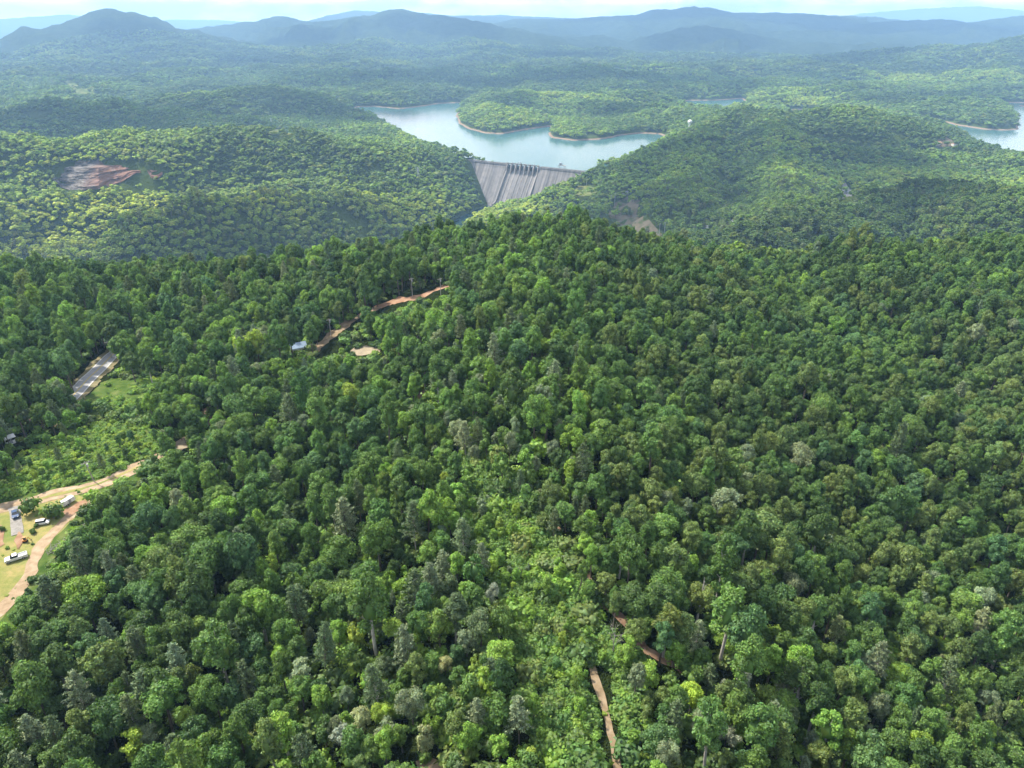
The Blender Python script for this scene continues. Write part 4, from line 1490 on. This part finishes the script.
CRW = [r for r, q in zip(RW, RIDGES) if q[0][0] == (582, 172, 1655)][0][0]
BRW = [r for r, q in zip(RW, RIDGES) if q[0][0] == (-300, 140, 1200)][0][0]
left = [tuple(p[:2]) for p in BRW[3:]][::-1]
right = [tuple(p[:2]) for p in CRW]
dl = tuple(DA - DU * 6 - DN * 4); dr = tuple(DA + DU * 330 - DN * 4)
flat_poly('lake', [dl, dr] + right[2:] + [(2600, 2300), (3000, 4200), (-1500, 4200), (-1300, 2600)] + left[::-1], LAKE, M_WATER,
          'pale blue green reservoir winding between wooded shores')
lf = []; rt = []
Tn = np.gradient(RIVER_LINE, axis=0); Tn /= np.linalg.norm(Tn, axis=1, keepdims=True)
Nn = np.stack([-Tn[:, 1], Tn[:, 0]], 1)
flat_poly('river', list(map(tuple, RIVER_LINE[1:] + Nn[1:] * 30)) + list(map(tuple, (RIVER_LINE[1:] - Nn[1:] * 30)[::-1])), RIVER, M_RIVER, 'dark river running out below the dam')

# ------------------------------------------------------------------ the dam
ROT = math.atan2(DU[1], DU[0])            # local x along the crest to the right, local -y downstream
dam = empty('dam', (DA[0], DA[1], CREST), ROT, label='long concrete gravity dam with a gated spillway holding back the lake', cat='dam')
T0, T1, TR, TL = 106., 193., 400., -14.
BASE = -100.


def wall_profile(top=0., w=9.):
    return [(4, top), (4, BASE), (-w - .74 * (-BASE - 11), BASE), (-w, -11), (-w + 4, -4.2), (-w + 4, top)]


def slab(t0, t1, name, m, prof, step=None):
    mb = MB()
    mb.prism(prof, t0, t1, axis='x')
    return mb.build(name, m, dam)


n_l = 7
for nm, a, b_ in (('abutment_wall', TL, T0 - 3), ('abutment_wall', T1 + 3, TR)):
    # blocks with open joints between pours
    n_ = int((b_ - a) / 15)
    mb = MB()
    for q in range(n_):
        x0 = a + (b_ - a) * q / n_; x1 = a + (b_ - a) * (q + 1) / n_
        mb.prism(wall_profile(), x0 + .12, x1 - .12, axis='x')
    mb.prism([(p + (.5 if p > 0 else .0) * 0 - (0 if p > 3 else -.5), z - (.5 if z > -1 else 0)) for p, z in wall_profile()], a + .2, b_ - .2, axis='x')
    mb.build(nm, M_CONC, dam)
    pb = MB()
    pb.box((a + b_) / 2, -8.6 + 4 - .2, .55, b_ - a, .35, 1.1).box((a + b_) / 2, 3.9, .55, b_ - a, .3, 1.1)
    pb.box((a + b_) / 2, -5.2, -2.0, b_ - a, .8, 1.5)
    pb.build('parapet', M_CONC_L, dam)
# ogee spillway
pr = [(3, BASE), (3, -12)]
for k in range(7):
    th = k / 6
    pr.append((3 - 10 * th, -12 + 1.2 * math.sin(PI * min(1, th * 1.3)) - 4.5 * th * th))
for k in range(1, 11):
    f = k / 10
    pr.append((-7 - 56 * f, -16.5 - 66 * f ** 1.08))
for k in range(1, 5):
    f = k / 4
    pr.append((-63 - 15 * f, -82.5 - 6.5 * math.sin(f * PI / 2)))
pr.append((-78, BASE))
mb = MB(); mb.prism(pr, T0, T1, axis='x'); sp_o = mb.build('spillway_face', M_CONC, dam)
for f_ in sp_o.data.polygons: f_.use_smooth = False
nb = 7
bay = (T1 - T0) / nb
for k in range(nb + 1):
    x = T0 + bay * k
    mb = MB()
    mb.prism([(4, -16), (4, .6), (-6, .6), (-9.5, -6), (-13, -19), (2, -22)], x - 1.1, x + 1.1, axis='x')
    mb.box(x, -3.5, 2.2, 2.6, 3.2, 3.2).box(x, -3.5, 4.0, 3.2, 4.0, .5)
    mb.build('pier', M_CONC_L, dam)
for k in range(nb):
    x = T0 + bay * (k + .5)
    mb = MB()
    mb.prism([(-1.0, -1.8), (-2.2, -5), (-2.4, -8.5), (-1.6, -11.8), (-1.0, -11.8), (-1.7, -8.5), (-1.5, -5), (-.4, -1.8)], x - bay / 2 + 1.15, x + bay / 2 - 1.15, axis='x')
    mb.build('gate', M_STEEL, dam)
# low ribs that part the flow on the face, one under each pier
for k in range(nb + 1):
    x = T0 + bay * k
    hgt = 6.0 if k in (0, nb) else .9
    wd = 1.5 if k in (0, nb) else .55
    mb = MB()
    top = [(p, z + hgt) for p, z in pr[8:-1]]
    bot = [(p, z - 1.5) for p, z in pr[8:-1]][::-1]
    mb.prism(top + bot, x - wd, x + wd, axis='x')
    mb.build('training_wall' if k in (0, nb) else 'flow_rib', M_CONC_L, dam)
mb = MB(); mb.box((T0 + T1) / 2, -.2, 1.0, T1 - T0, 5.6, .8)
for s_ in (-2.9, 2.5): mb.box((T0 + T1) / 2, s_ , 1.9, T1 - T0, .25, 1.0)
mb.build('roadway_bridge', M_CONC_L, dam)
mb = MB()
xg = T0 + bay * 2.6
for a in (-3, 3):
    for b_ in (-2, 2): mb.tube((xg + a, b_, 1.4), (xg + a, b_, 6), .3)
mb.box(xg, 0, 6.4, 8, 5.5, 1.0)
mb.build('gantry_crane', M_GREYP, dam)

# small things at the dam
def hut(name, loc, sx, sy, h, wm, rm, label, cat, rz=0., roof=.9, door=True):
    e = empty(name, loc, rz, label=label, cat=cat)
    MB().box(0, 0, h / 2 - .5, sx, sy, h + 1).build('wall', wm, e)
    mb = MB()
    o = .4
    mb.prism([(-sy / 2 - o, h), (0, h + roof * sy * .35), (sy / 2 + o, h), (sy / 2 + o, h + .18), (0, h + roof * sy * .35 + .2), (-sy / 2 - o, h + .18)], -sx / 2 - o, sx / 2 + o, axis='x')
    mb.prism([(-sy / 2, h - .01), (sy / 2, h - .01), (0, h + roof * sy * .35 - .01)], -sx / 2 + .02, sx / 2 - .02, axis='x')
    mb.build('roof', rm, e)
    if door:
        MB().box(0, -sy / 2 - .03, 1.05, 1, .1, 2.1).build('door', M_GREYP, e)
        for q in (-.3, .3):
            MB().box(sx * q, -sy / 2 - .03, 1.5, 1.1, .1, 1.0).build('window', M_GLASS, e)
    return e


p = lakept(562, 167.5)
t = empty('intake_platform', (p[0], p[1], LAKE), ROT, label='small grey intake platform standing in the lake behind the dam', cat='platform')
mb = MB()
for a in (-7, 7):
    for b_ in (-3, 3): mb.tube((a, b_, -3), (a, b_, 5), .55)
mb.build('leg', M_CONC_L, t)
MB().box(0, 0, 5.4, 17, 8, .8).build('deck', M_CONC_L, t)
MB().box(-3.5, 0, 8.3, 6, 5, 5).build('cabin', M_GREYP, t)
hp = far_hit(478, 158.5, 1700, 2100)
hut('gatehouse', (hp[0], hp[1], hp[2] + .4), 11, 7, 4, M_WALL, M_ROOFGREY, 'small gatehouse on the grassy bank at the dam', 'building', ROT)


def mast(name, px, py, d0, d1, h, label, lattice=True, cat='pylon'):
    """a power line tower standing where a photo pixel meets the hill"""
    p = far_hit(px, py, d0, d1)
    e = empty(name, (p[0], p[1], p[2] - .5), .5, label=label, cat=cat)
    w = h * .11
    if lattice:
        legs = MB()
        for a in (-1, 1):
            for b_ in (-1, 1):
                legs.tube((a * w, b_ * w, 0), (a * w * .18, b_ * w * .18, h), .26, .18, 5)
        legs.build('leg', M_GALV, e)
        br = MB()
        for k in range(6):
            z0 = h * k / 6; z1 = h * (k + 1) / 6
            a0 = w * (1 - .82 * k / 6); a1 = w * (1 - .82 * (k + 1) / 6)
            for s_ in (-1, 1):
                br.tube((-a0, s_ * a0, z0), (a1, s_ * a1, z1), .12, n=4).tube((a0, s_ * a0, z0), (-a1, s_ * a1, z1), .12, n=4)
                br.tube((s_ * a0, -a0, z0), (s_ * a1, a1, z1), .12, n=4).tube((s_ * a0, a0, z0), (s_ * a1, -a1, z1), .12, n=4)
        br.build('bracing', M_GALV, e)
        for z in (.72, .84, .96):
            MB().box(0, 0, h * z, h * .36, .5, .5).build('crossarm', M_GALV, e)
    else:
        MB().tube((0, 0, 0), (0, 0, h), .4, .25).build('pole', M_GALV, e)
        MB().box(0, 0, h * .95, h * .2, .3, .3).build('crossarm', M_GALV, e)
    return e


mast('pylon', 418.5, 181, 1000, 1750, 32, 'pale lattice pylon rising from the woods left of the dam')
mast('pylon', 272, 127, 1200, 2400, 27, 'pale lattice pylon on the left hill crest beside the yellow clearing')
mast('pylon', 610.5, 207, 900, 1750, 26, 'left one of two slim pylons on the bare cut slope', False)
mast('pylon', 614.5, 206, 900, 1750, 28, 'right one of two slim pylons on the bare cut slope', False)
mast('pylon', 659, 236, 900, 1750, 22, 'slim pylon at the foot of the bare cut slope, left of its pair', False)
mast('pylon', 664, 236, 900, 1750, 24, 'slim pylon at the foot of the bare cut slope, right of its pair', False)
mast('pylon', 706, 238, 700, 1400, 22, 'small grey lattice pylon at the foot of the right hill')
mast('light_mast', 586.5, 186, 1300, 1900, 17, 'white lamp mast on the grassy bench at the dam end', False, 'mast')
hp = far_hit(625, 194.5, 1100, 1800)
hut('pump_house', (hp[0], hp[1], hp[2]), 13, 7, 5, M_WHITE, M_ROOFGREY, 'white pump house at the top of the cut slope', 'building', .5)
hp = far_hit(733, 226, 700, 1600)
hut('cabin', (hp[0], hp[1], hp[2] + 4), 6, 5, 5, M_WHITE, M_ROOFGREY, 'tiny white cabin in the trees at the foot of the right hill', 'building', .3)
for (px, py, rm, lb) in ((937, 145, M_ROOFTAN, 'tan roofed house on the right hill, the larger of the pair'), (954, 146, M_ROOFTAN, 'tan roofed house at the end of the right hill by the lake')):
    hp = far_hit(px, py, 1400, 2100)
    hut('house', (hp[0], hp[1], hp[2]), 17 if px < 940 else 12, 10, 5.5, M_WALL, rm, lb, 'house', .2)
hp = far_hit(850, 194, 850, 1900)
hut('warehouse', (hp[0], hp[1], hp[2]), 20, 9, 5, M_GREYP, M_ROOFGREY, 'long grey shed beside the pale road on the right hill', 'building', .1)

# water tank on the hill
hp = far_hit(689, 131, 1500, 2300)
top = W(689, 121.5, float(project(*[np.array(q) for q in hp])[2]))
e = empty('water_tank', (hp[0], hp[1], hp[2]), 0, label='white water tank on a pedestal above the hilltop trees', cat='water tank')
zt = top[2] - hp[2]
mb = MB(); bmesh.ops.create_uvsphere(mb.bm, u_segments=20, v_segments=12, radius=6.8, matrix=Matrix.Translation((0, 0, zt + 1)) @ Matrix.Diagonal((1, 1, .85, 1)))
mb.build('tank', M_WHITE, e, True)
mb = MB().tube((0, 0, -1), (0, 0, zt - 3.5), 3.2, 2.6, 14); mb.build('pedestal', M_WHITE, e)
MB().tube((0, 0, zt - .2), (0, 0, zt + .3), 7.2, 7.2, 20).build('walkway', M_GALV, e)

# lone trees by the lake at the dam
for (px, py, s_, lb) in ((475, 152, 1.9, 'lone dark rounded tree against the lake at the dam end'), (458.5, 156, 1.2, 'small dark tree against the lake left of the lone rounded one')):
    hp = far_hit(px, py + 4.5, 1700, 2150)
    kit = [k for k in KITS if k[1] == 'round'][1]
    e = empty('broadleaf_tree', (hp[0], hp[1], hp[2]), 1, s_, label=lb, cat='tree')
    link('trunk', kit[3], e); c_ = link('crown', kit[2], e); c_['tint'] = [.022, .052, .018]

# rock cliff on the left hill
def cliff(cols, label, seed):
    V = []; n = len(cols); m_ = 16
    P0 = []
    for px, pt, pb in cols:
        b_ = far_hit(px, pb, 700, 1600)
        d = float(project(*[np.array(q) for q in b_])[2])
        t_ = W(px, pt, d * 1.012)
        b_[2] -= 3
        P0.append((b_, t_))
    K = 6
    xs_ = np.linspace(0, n - 1, (n - 1) * K + 1)
    B = np.array([p[0] for p in P0]); T_ = np.array([p[1] for p in P0])
    Bi = np.column_stack([np.interp(xs_, np.arange(n), B[:, k]) for k in range(3)])
    Ti = np.column_stack([np.interp(xs_, np.arange(n), T_[:, k]) for k in range(3)])
    fwd = unit((Bi * [1, 1, 0]).mean(0))
    for j in range(m_ + 1):
        f = j / m_
        P = Bi * (1 - f) + Ti * f
        st = -9 + 13 * fbm(xs_ * .6 + seed, np.full(len(xs_), f * 5.), 5, 77, .62) + 2.2 * np.floor(f * 5) / 5 * 3
        V.append(P + fwd * st[:, None])
    for ext in (14, 45):
        q = Ti + fwd * (ext + 6); z = H(q[:, 0], q[:, 1])
        V.append(np.column_stack([q[:, 0], q[:, 1], Ti[:, 2] * (1 if ext == 14 else 0) + (z - 3) * (0 if ext == 14 else 1)]))
    V = np.array(V)
    a, b_, _ = V.shape
    ii = np.arange(a * b_).reshape(a, b_)
    q = np.stack([ii[:-1, :-1], ii[:-1, 1:], ii[1:, 1:], ii[1:, :-1]], -1).reshape(-1, 4)
    tag(link('cliff', mesh_np('cliff', V.reshape(-1, 3), q, None, [M_ROCK], smooth=False)), label, kind='structure')


cliff([(52, 172, 176), (60, 168, 184), (70, 167, 188), (84, 168, 188), (98, 167, 187), (110, 166, 183), (120, 165, 180), (132, 165, 172), (140, 167, 170)], 'grey and rust red rock cliff on the left hillside', 3)
cliff([(147, 165, 170), (151, 165, 176), (157, 164, 177), (162, 166, 172)], 'small rust grey rock outcrop beside the big cliff', 11)

# ------------------------------------------------------------------ vehicles
def vehicle(name, loc, rz, prof, cabin, L, Wd, paint, wheels, label, cat, extra=None, z_glass=None):
    """prof: body side outline (x, z) front at +x; cabin: outline of the glasshouse"""
    e = empty(name, loc, rz, label=label, cat=cat)
    mb = MB(); mb.prism(prof, -Wd / 2, Wd / 2)
    bmesh.ops.bevel(mb.bm, geom=mb.bm.edges[:], offset=.07, segments=2, affect='EDGES')
    mb.build('body', paint, e)
    if cabin:
        # glass band, then the painted roof
        zt = max(z for _, z in cabin); zb = min(z for _, z in cabin)
        mb = MB()
        A = [(x, -Wd / 2 + .1 if z < zt - .1 else -Wd / 2 + .25, z) for x, z in cabin]; Bp = [(x, -y, z) for x, y, z in A]
        va = [mb.bm.verts.new(p) for p in A]; vb = [mb.bm.verts.new(p) for p in Bp]
        mb.bm.faces.new(va); mb.bm.faces.new(vb[::-1])
        for i in range(len(va)): mb.bm.faces.new((va[i], vb[i], vb[(i + 1) % len(va)], va[(i + 1) % len(va)]))
        mb.build('windows', M_GLASS, e)
        tx = [x for x, z in cabin if z > zt - .1]
        MB().box((min(tx) + max(tx)) / 2, 0, zt + .03, max(tx) - min(tx) + .12, Wd - .46, .09, bev=.03).build('roof', paint, e)
    for wx in wheels:
        for s_ in (-1, 1):
            w_ = MB().tube((wx, s_ * (Wd / 2 - .2), .36), (wx, s_ * (Wd / 2 + .03), .36), .36, n=16).build('wheel', M_TYRE, e)
            MB().tube((wx, s_ * (Wd / 2 + .03), .36), (wx, s_ * (Wd / 2 + .045), .36), .2, n=12).build('rim', M_GALV, w_)
    if cabin:
        fx = max(x for x, _ in prof)
        for s_ in (-1, 1):
            MB().box(fx - .02, s_ * (Wd / 2 - .3), .78, .1, .38, .18).build('headlight', M_GALV, e)
    if extra: extra(e)
    e.scale = (.86, .86, .86)
    return e


def heading(a, b_):
    A_ = ground_hit(*a); B_ = ground_hit(*b_)
    return math.atan2(B_[1] - A_[1], B_[0] - A_[0])


p = ground_hit(16.3, 516.5)
SEDAN = [(2.3, .3), (2.35, .7), (2.2, .88), (1.1, .98), (-1.75, 1.0), (-2.2, .92), (-2.28, .6), (-2.25, .3)]
SEDAN_C = [(1.15, .97), (.35, 1.48), (-1.0, 1.5), (-1.8, .99)]
vehicle('parked_car', (p[0], p[1], p[2] + .22), heading((17, 530), (15, 509)) + PI, SEDAN, SEDAN_C, 4.6, 1.85, M_BLUE, (1.4, -1.4), 'dark blue car parked on the short gravel drive', 'car')
p = ground_hit(17, 560)


def bed(e):
    MB().box(-1.65, 0, 1.06, 2.0, 1.62, .06).build('bed_liner', M_GREYP, e)
    for s_ in (-1, 1): MB().box(-1.65, s_ * .9, 1.14, 2.15, .14, .22).build('bed_side', M_WHITE, e)
    MB().box(-2.75, 0, 1.14, .12, 1.7, .22).build('tailgate', M_WHITE, e)


TRUCK = [(2.75, .35), (2.8, .95), (2.6, 1.12), (1.35, 1.2), (-.65, 1.2), (-.7, 1.02), (-2.8, 1.02), (-2.85, .45), (-2.8, .35)]
TRUCK_C = [(1.4, 1.18), (.7, 1.78), (-.35, 1.8), (-.62, 1.18)]
vehicle('pickup_truck', (p[0], p[1], p[2] + .1), heading((29, 554), (6, 561)), TRUCK, TRUCK_C, 5.6, 1.95, M_WHITE, (1.85, -1.75), 'white pickup truck with grey bed parked on dry grass', 'pickup truck', bed)


def hitch(e):
    MB().box(2.75, 0, .5, 1.1, .12, .12).build('hitch', M_STEEL, e)
    MB().box(.2, -.96, 1.4, 1.0, .05, 1.7).build('door', M_GREYP, e)


p = ground_hit(69, 505)
vehicle('cargo_trailer', (p[0], p[1], p[2] + .1), heading((62, 507), (76, 498)), [(2.3, .55), (2.5, 1.2), (2.3, 2.35), (-2.3, 2.35), (-2.35, .55)], None, 4.6, 1.9, M_WHITE, (-.3, -1.1),
        'long white cargo trailer beside the round bush at the driveway', 'trailer', hitch).scale = (.74, .74, .74)
VAN = [(2.2, .35), (2.25, .9), (1.9, 1.05), (1.2, 1.2), (-2.15, 1.2), (-2.2, .4)]
VAN_C = [(1.2, 1.18), (.75, 1.85), (-2.0, 1.88), (-2.12, 1.18)]
p = ground_hit(43.5, 524.5)
vehicle('parked_van', (p[0], p[1], p[2] + .1), heading((38, 525), (49, 523)), VAN, VAN_C, 4.3, 1.85, M_WHITE, (1.35, -1.35), 'white van parked on the grass below the round bushes', 'van').scale = (.72, .72, .72)
# small orange loader by the orange soil
p = ground_hit(26, 543)
e = empty('mini_excavator', (p[0], p[1], p[2] + .1), .4, label='small orange mini excavator beside the orange soil', cat='excavator')
for s_ in (-.5, .5): MB().box(0, s_, .25, 1.6, .3, .45, bev=.12).build('track', M_TYRE, e)
MB().box(-.15, 0, .8, 1.3, 1.0, .6, bev=.1).build('body', M_ORANGE, e)
MB().box(0, .1, 1.55, .8, .8, .95, bev=.06).build('cab', M_GLASS, e)
MB().box(0, .1, 2.07, .95, .95, .08).build('cab_roof', M_ORANGE, e)
MB().tube((.5, -.3, .9), (1.3, -.3, 1.9), .12, .1).tube((1.3, -.3, 1.9), (1.9, -.3, .8), .1, .08).build('boom', M_ORANGE, e)
MB().box(1.9, -.3, .55, .4, .45, .4, taper=.7).build('bucket', M_STEEL, e)
e.scale = (.72, .72, .72)

# round bushes in the clearing
for (px, py, s_, lb) in ((32.5, 513, 2.45, 'round green bush at the driveway edge beside the blue car'), (54, 518, 2.5, 'round green bush behind the white van and trailer'),
                         (3, 531, .75, 'low bush at the left edge of the clearing'), (33.5, 534, .75, 'small upright bush on the grass below the round bushes'), (37, 528, .6, 'tiny shrub between the small upright bush and the van')):
    p = ground_hit(px, py)
    k = SHRUBS[0 if s_ > 2.47 else 1 if s_ > 1 else 2]
    e = empty('bush', (p[0], p[1], p[2]), px, 1, label=lb, cat='bush', group='bushes in the clearing')
    e.scale = (s_, s_, s_ * 1.25)
    link('stem', k[1], e); c_ = link('crown', k[0], e); c_['tint'] = list(TINTS['mid green'])

# brush pile
bm_r = np.random.default_rng(4)
tb = TB(77)
line = [ground_hit(*q) for q in ((92, 524), (86, 533), (76, 541), (66, 547), (57, 553))]
for q in range(420):
    i = bm_r.integers(0, len(line) - 1); f = bm_r.random()
    c = line[i] * (1 - f) + line[i + 1] * f + np.array([bm_r.normal(0, .9), bm_r.normal(0, .8), 0])
    c[2] = H(c[0], c[1])[0] + bm_r.uniform(0, .9)
    d = unit(bm_r.normal(size=3) * np.array([1, 1, .35])) * bm_r.uniform(.5, 1.8)
    tb.limb(c - d, c + d, bm_r.uniform(.03, .09), .02, 4)
tag(link('brush_pile', tb.bark_mesh('brush_pile', M_BRUSH)), 'long grey pile of dead brush along the wood edge', 'brush pile')

# poles
def pole(px, py, h, label, hit=ground_hit, tilt=0., arm=True, m=M_WOODPOLE, rz=.6):
    p = hit(px, py)
    e = empty('utility_pole', (p[0], p[1], p[2] - .3), rz, label=label, cat='utility pole')
    e.rotation_euler = (0, tilt, rz)
    MB().tube((0, 0, 0), (0, 0, h), .17, .11, 10).build('pole', m, e)
    if arm:
        a_ = MB().box(0, .14, h - .6, 2.3, .12, .14).build('crossarm', m, e)
        for q in (-1, -.4, .4, 1):
            MB().tube((q, .14, h - .53), (q, .14, h - .3), .06, .05, 6).build('insulator', M_GALV, a_)
    MB().tube((.3, 0, h - 1.9), (.3, 0, h - 1.0), .22, n=10).build('transformer', M_GALV, e)
    return e


pole(94.5, 482, 7.6, 'weathered utility pole leaning beside the dirt driveway', tilt=-.1)
pole(331, 336, 8.2, 'pale utility pole beside the lower red dirt road')
pole(412.5, 297, 9.5, 'utility pole at the upper bend of the red dirt road')
pole(441, 298, 9.5, 'utility pole past the upper end of the red dirt road')
pole(439, 414, 9.5, 'lone pale pole standing among trees on the ridge side', m=M_PALEBARK)
pole(112, 359, 8, 'short white topped pole at the corner of the paved road')

# houses half hidden in the trees
p = ground_hit(299, 353)
hut('house', (p[0], p[1], p[2] + .4), 5.6, 4.6, 2.6, M_WALL, M_ROOFBLUE, 'small house with pale blue metal roof among the ridge trees', 'house', .5)
p = ground_hit(11, 444)
hut('shed', (p[0], p[1], p[2] + .3), 2.3, 2.0, 1.9, M_WHITE, M_WHITE, 'small white shed half hidden in trees at the left edge', 'shed', .9)
p = ground_hit(28, 427)
hut('shed', (p[0], p[1], p[2] + .3), 2.3, 1.8, 1.6, M_WALL, M_ROOFTAN, 'tan shed roof showing in trees above the white shed', 'shed', .3)

# bare and dying trees
for k, (px, py, h_, lb) in enumerate(((784, 712, 9, 'grey bare dead tree on the lower right slope'), (50, 392, 9, 'grey bare tree beside the dark pine near the paved road'),
                                      (613, 655, 7, 'thin pale snag beside the skid trail'), (727, 742, 7, 'small bare grey tree at the bottom edge right of the path'))):
    p = ground_hit(px, py)
    e = empty('bare_tree', (p[0], p[1], p[2]), k * 1.7, h_ / 12, label=lb, cat='tree')
    link('trunk', BARE[k % 3], e)

# ------------------------------------------------------------------ sun, sky, air
SUN_EL, SUN_AZ = math.radians(51), math.radians(-60)        # azimuth from the view direction, clockwise
sd = Vector((math.sin(SUN_AZ) * math.cos(SUN_EL), math.cos(SUN_AZ) * math.cos(SUN_EL), math.sin(SUN_EL)))
sl = bpy.data.lights.new('sun', 'SUN'); sl.energy = 3.7; sl.angle = math.radians(4); sl.color = (1, .94, .82)
so = link('sun', sl); so.rotation_euler = (-sd).to_track_quat('-Z', 'Y').to_euler(); so.location = (0, 0, 3000)
w = bpy.data.worlds.new('World'); scene.world = w; w.use_nodes = True
nt = w.node_tree
bg = nt.nodes['Background']
sky = node(nt, 'ShaderNodeTexSky', sky_type='NISHITA', sun_disc=False)
sky.sun_elevation = SUN_EL; sky.sun_rotation = SUN_AZ % (2 * PI)
tc = node(nt, 'ShaderNodeTexCoord')
mp = node(nt, 'ShaderNodeMapping'); mp.inputs['Scale'].default_value = (1, 1, 3.5)
nt.links.new(tc.outputs['Generated'], mp.inputs[0])
sz = node(nt, 'ShaderNodeSeparateXYZ'); nt.links.new(tc.outputs['Generated'], sz.inputs[0])
low = node(nt, 'ShaderNodeMapRange'); low.inputs[1].default_value = .42; low.inputs[2].default_value = .02
nt.links.new(sz.outputs[2], low.inputs[0])
# cover thickens towards the horizon
ad = node(nt, 'ShaderNodeMath', operation='MULTIPLY_ADD'); ad.inputs[1].default_value = .3
nt.links.new(low.outputs[0], ad.inputs[0]); nt.links.new(noise(nt, mp.outputs[0], 5.5, 7, .6), ad.inputs[2])
cl = ramp(nt, ad.outputs[0], [(.47, (0, 0, 0)), (.64, (1, 1, 1))])
cc = ramp(nt, noise(nt, mp.outputs[0], 11, 6, .6), [(.40, (5.0, 4.9, 4.9)), (.58, (12, 11.4, 10.6))])
nt.links.new(mix(nt, cl, sky.outputs[0], cc), bg.inputs[0])
bg.inputs[1].default_value = .125

# unseen clouds above the view, placed so their shadows fall on chosen hills
M_THIN = bpy.data.materials.new('thin_cloud'); M_THIN.use_nodes = True
b = M_THIN.node_tree.nodes['Principled BSDF']
b.inputs['Base Color'].default_value = (.9, .9, .9, 1); b.inputs['Roughness'].default_value = 1; b.inputs['Specular IOR Level'].default_value = 0
b.inputs['Alpha'].default_value = .05
M_CLOUD = bpy.data.materials.new('cloud'); M_CLOUD.use_nodes = True
b = M_CLOUD.node_tree.nodes['Principled BSDF']
b.inputs['Base Color'].default_value = (.9, .9, .9, 1); b.inputs['Roughness'].default_value = 1; b.inputs['Specular IOR Level'].default_value = 0
CLOUD_Z = 1500.
CLOUDS = [  # where the shadow falls: photo pixel and depth, then size along and across the view
    (290, 205, 1120, 190, 330, 0), (60, 225, 820, 120, 260, 0), (60, 105, 2200, 330, 620, 0), (345, 105, 2600, 220, 260, 0), (480, 84, 3700, 330, 1000, 0), (300, 72, 4600, 200, 520, 0), (560, 66, 5300, 260, 600, 0), (760, 82, 3900, 170, 480, 0), (180, 78, 4000, 180, 300, 0),
    (700, 90, 3600, 300, 330, 0), (775, 152, 1680, 270, 400, 0), (650, 195, 1400, 170, 230, 0), (405, 172, 1480, 70, 110, 0), (930, 170, 1150, 120, 150, 0), (520, 104, 2750, 90, 110, 0), (620, 112, 2600, 70, 150, 0), (610, 24, 8600, 600, 600, 0), (720, 16, 8400, 800, 800, 0), (880, 32, 7200, 450, 700, 0), (700, 40, 6300, 420, 560, 0), (810, 30, 7800, 420, 500, 0), (960, 28, 7000, 420, 560, 0),
    (850, 62, 4700, 320, 500, 0), (958, 100, 3000, 130, 420, 0), (130, 34, 5300, 220, 360, 0), (440, 30, 6300, 380, 520, 0), (300, 40, 6300, 260, 420, 0)]
cr = np.random.default_rng(21)
for px, py, d, ry, rx, thin in CLOUDS:
    g_ = W(px, py, d)
    k_ = (CLOUD_Z - g_[2]) / sd.z
    c0 = g_ + np.array(sd) * k_
    Vs = []; Ts = []; n_ = 0
    v_, f_ = ico(3)
    nb_ = 26
    for q in range(nb_):
        a_ = q * 2.4; ro = math.sqrt(q / nb_) * .8
        cx_ = math.cos(a_) * ro * rx; cy_ = math.sin(a_) * ro * ry
        rad_ = min(rx, ry) * cr.uniform(.36, .56)
        nn = 1 + .18 * fbm(v_[:, 0] * 2 + q, v_[:, 1] * 2 + v_[:, 2] * 1.7, 3, 5)[:, None]
        Vs.append(v_ * nn * rad_ * np.array([max(1, rx / ry * .6), max(1, ry / rx * .6), .45]) + [cx_, cy_, rad_ * .2]); Ts.append(f_ + n_); n_ += len(v_)
    tag(link('cloud', mesh_np('cloud', np.concatenate(Vs), None, np.concatenate(Ts), [M_THIN if thin else M_CLOUD], smooth=True), loc=tuple(c0)), 'unseen white cloud placed to shade the hills', kind='structure')

me = bpy.data.meshes.new('haze')
bm = bmesh.new()
zt = max(float(GZ.max()), ZC) + 60; zb = float(GZ.min()) - 1.5
bmesh.ops.create_cube(bm, size=1, matrix=Matrix.Translation((0, 0, (zt + zb) / 2)) @ Matrix.Diagonal((56000, 56000, zt - zb, 1)))
bm.to_mesh(me); bm.free()
M_HAZE = bpy.data.materials.new('haze'); M_HAZE.use_nodes = True
nt = M_HAZE.node_tree; nt.nodes.clear()
out = node(nt, 'ShaderNodeOutputMaterial'); pv = node(nt, 'ShaderNodeVolumePrincipled')
pv.inputs['Color'].default_value = (.39, .645, 1, 1); pv.inputs['Density'].default_value = 8.6e-5; pv.inputs['Anisotropy'].default_value = .2
nt.links.new(pv.outputs[0], out.inputs['Volume'])
me.materials.append(M_HAZE)
tag(link('haze', me), 'pale blue summer haze over the mountains', kind='stuff')

# ------------------------------------------------------------------ render
scene.view_settings.view_transform = 'Standard'
scene.view_settings.look = 'None'
scene.view_settings.exposure = 1.3
scene.view_settings.gamma = 1
cy = scene.cycles
cy.max_bounces = 5; cy.diffuse_bounces = 3; cy.glossy_bounces = 2; cy.transmission_bounces = 3; cy.transparent_max_bounces = 8; cy.volume_bounces = 1
cy.use_adaptive_sampling = True; cy.adaptive_threshold = .02
cy.use_denoising = True
cy.denoiser = 'OPENIMAGEDENOISE'
cy.denoising_input_passes = 'RGB_ALBEDO_NORMAL'
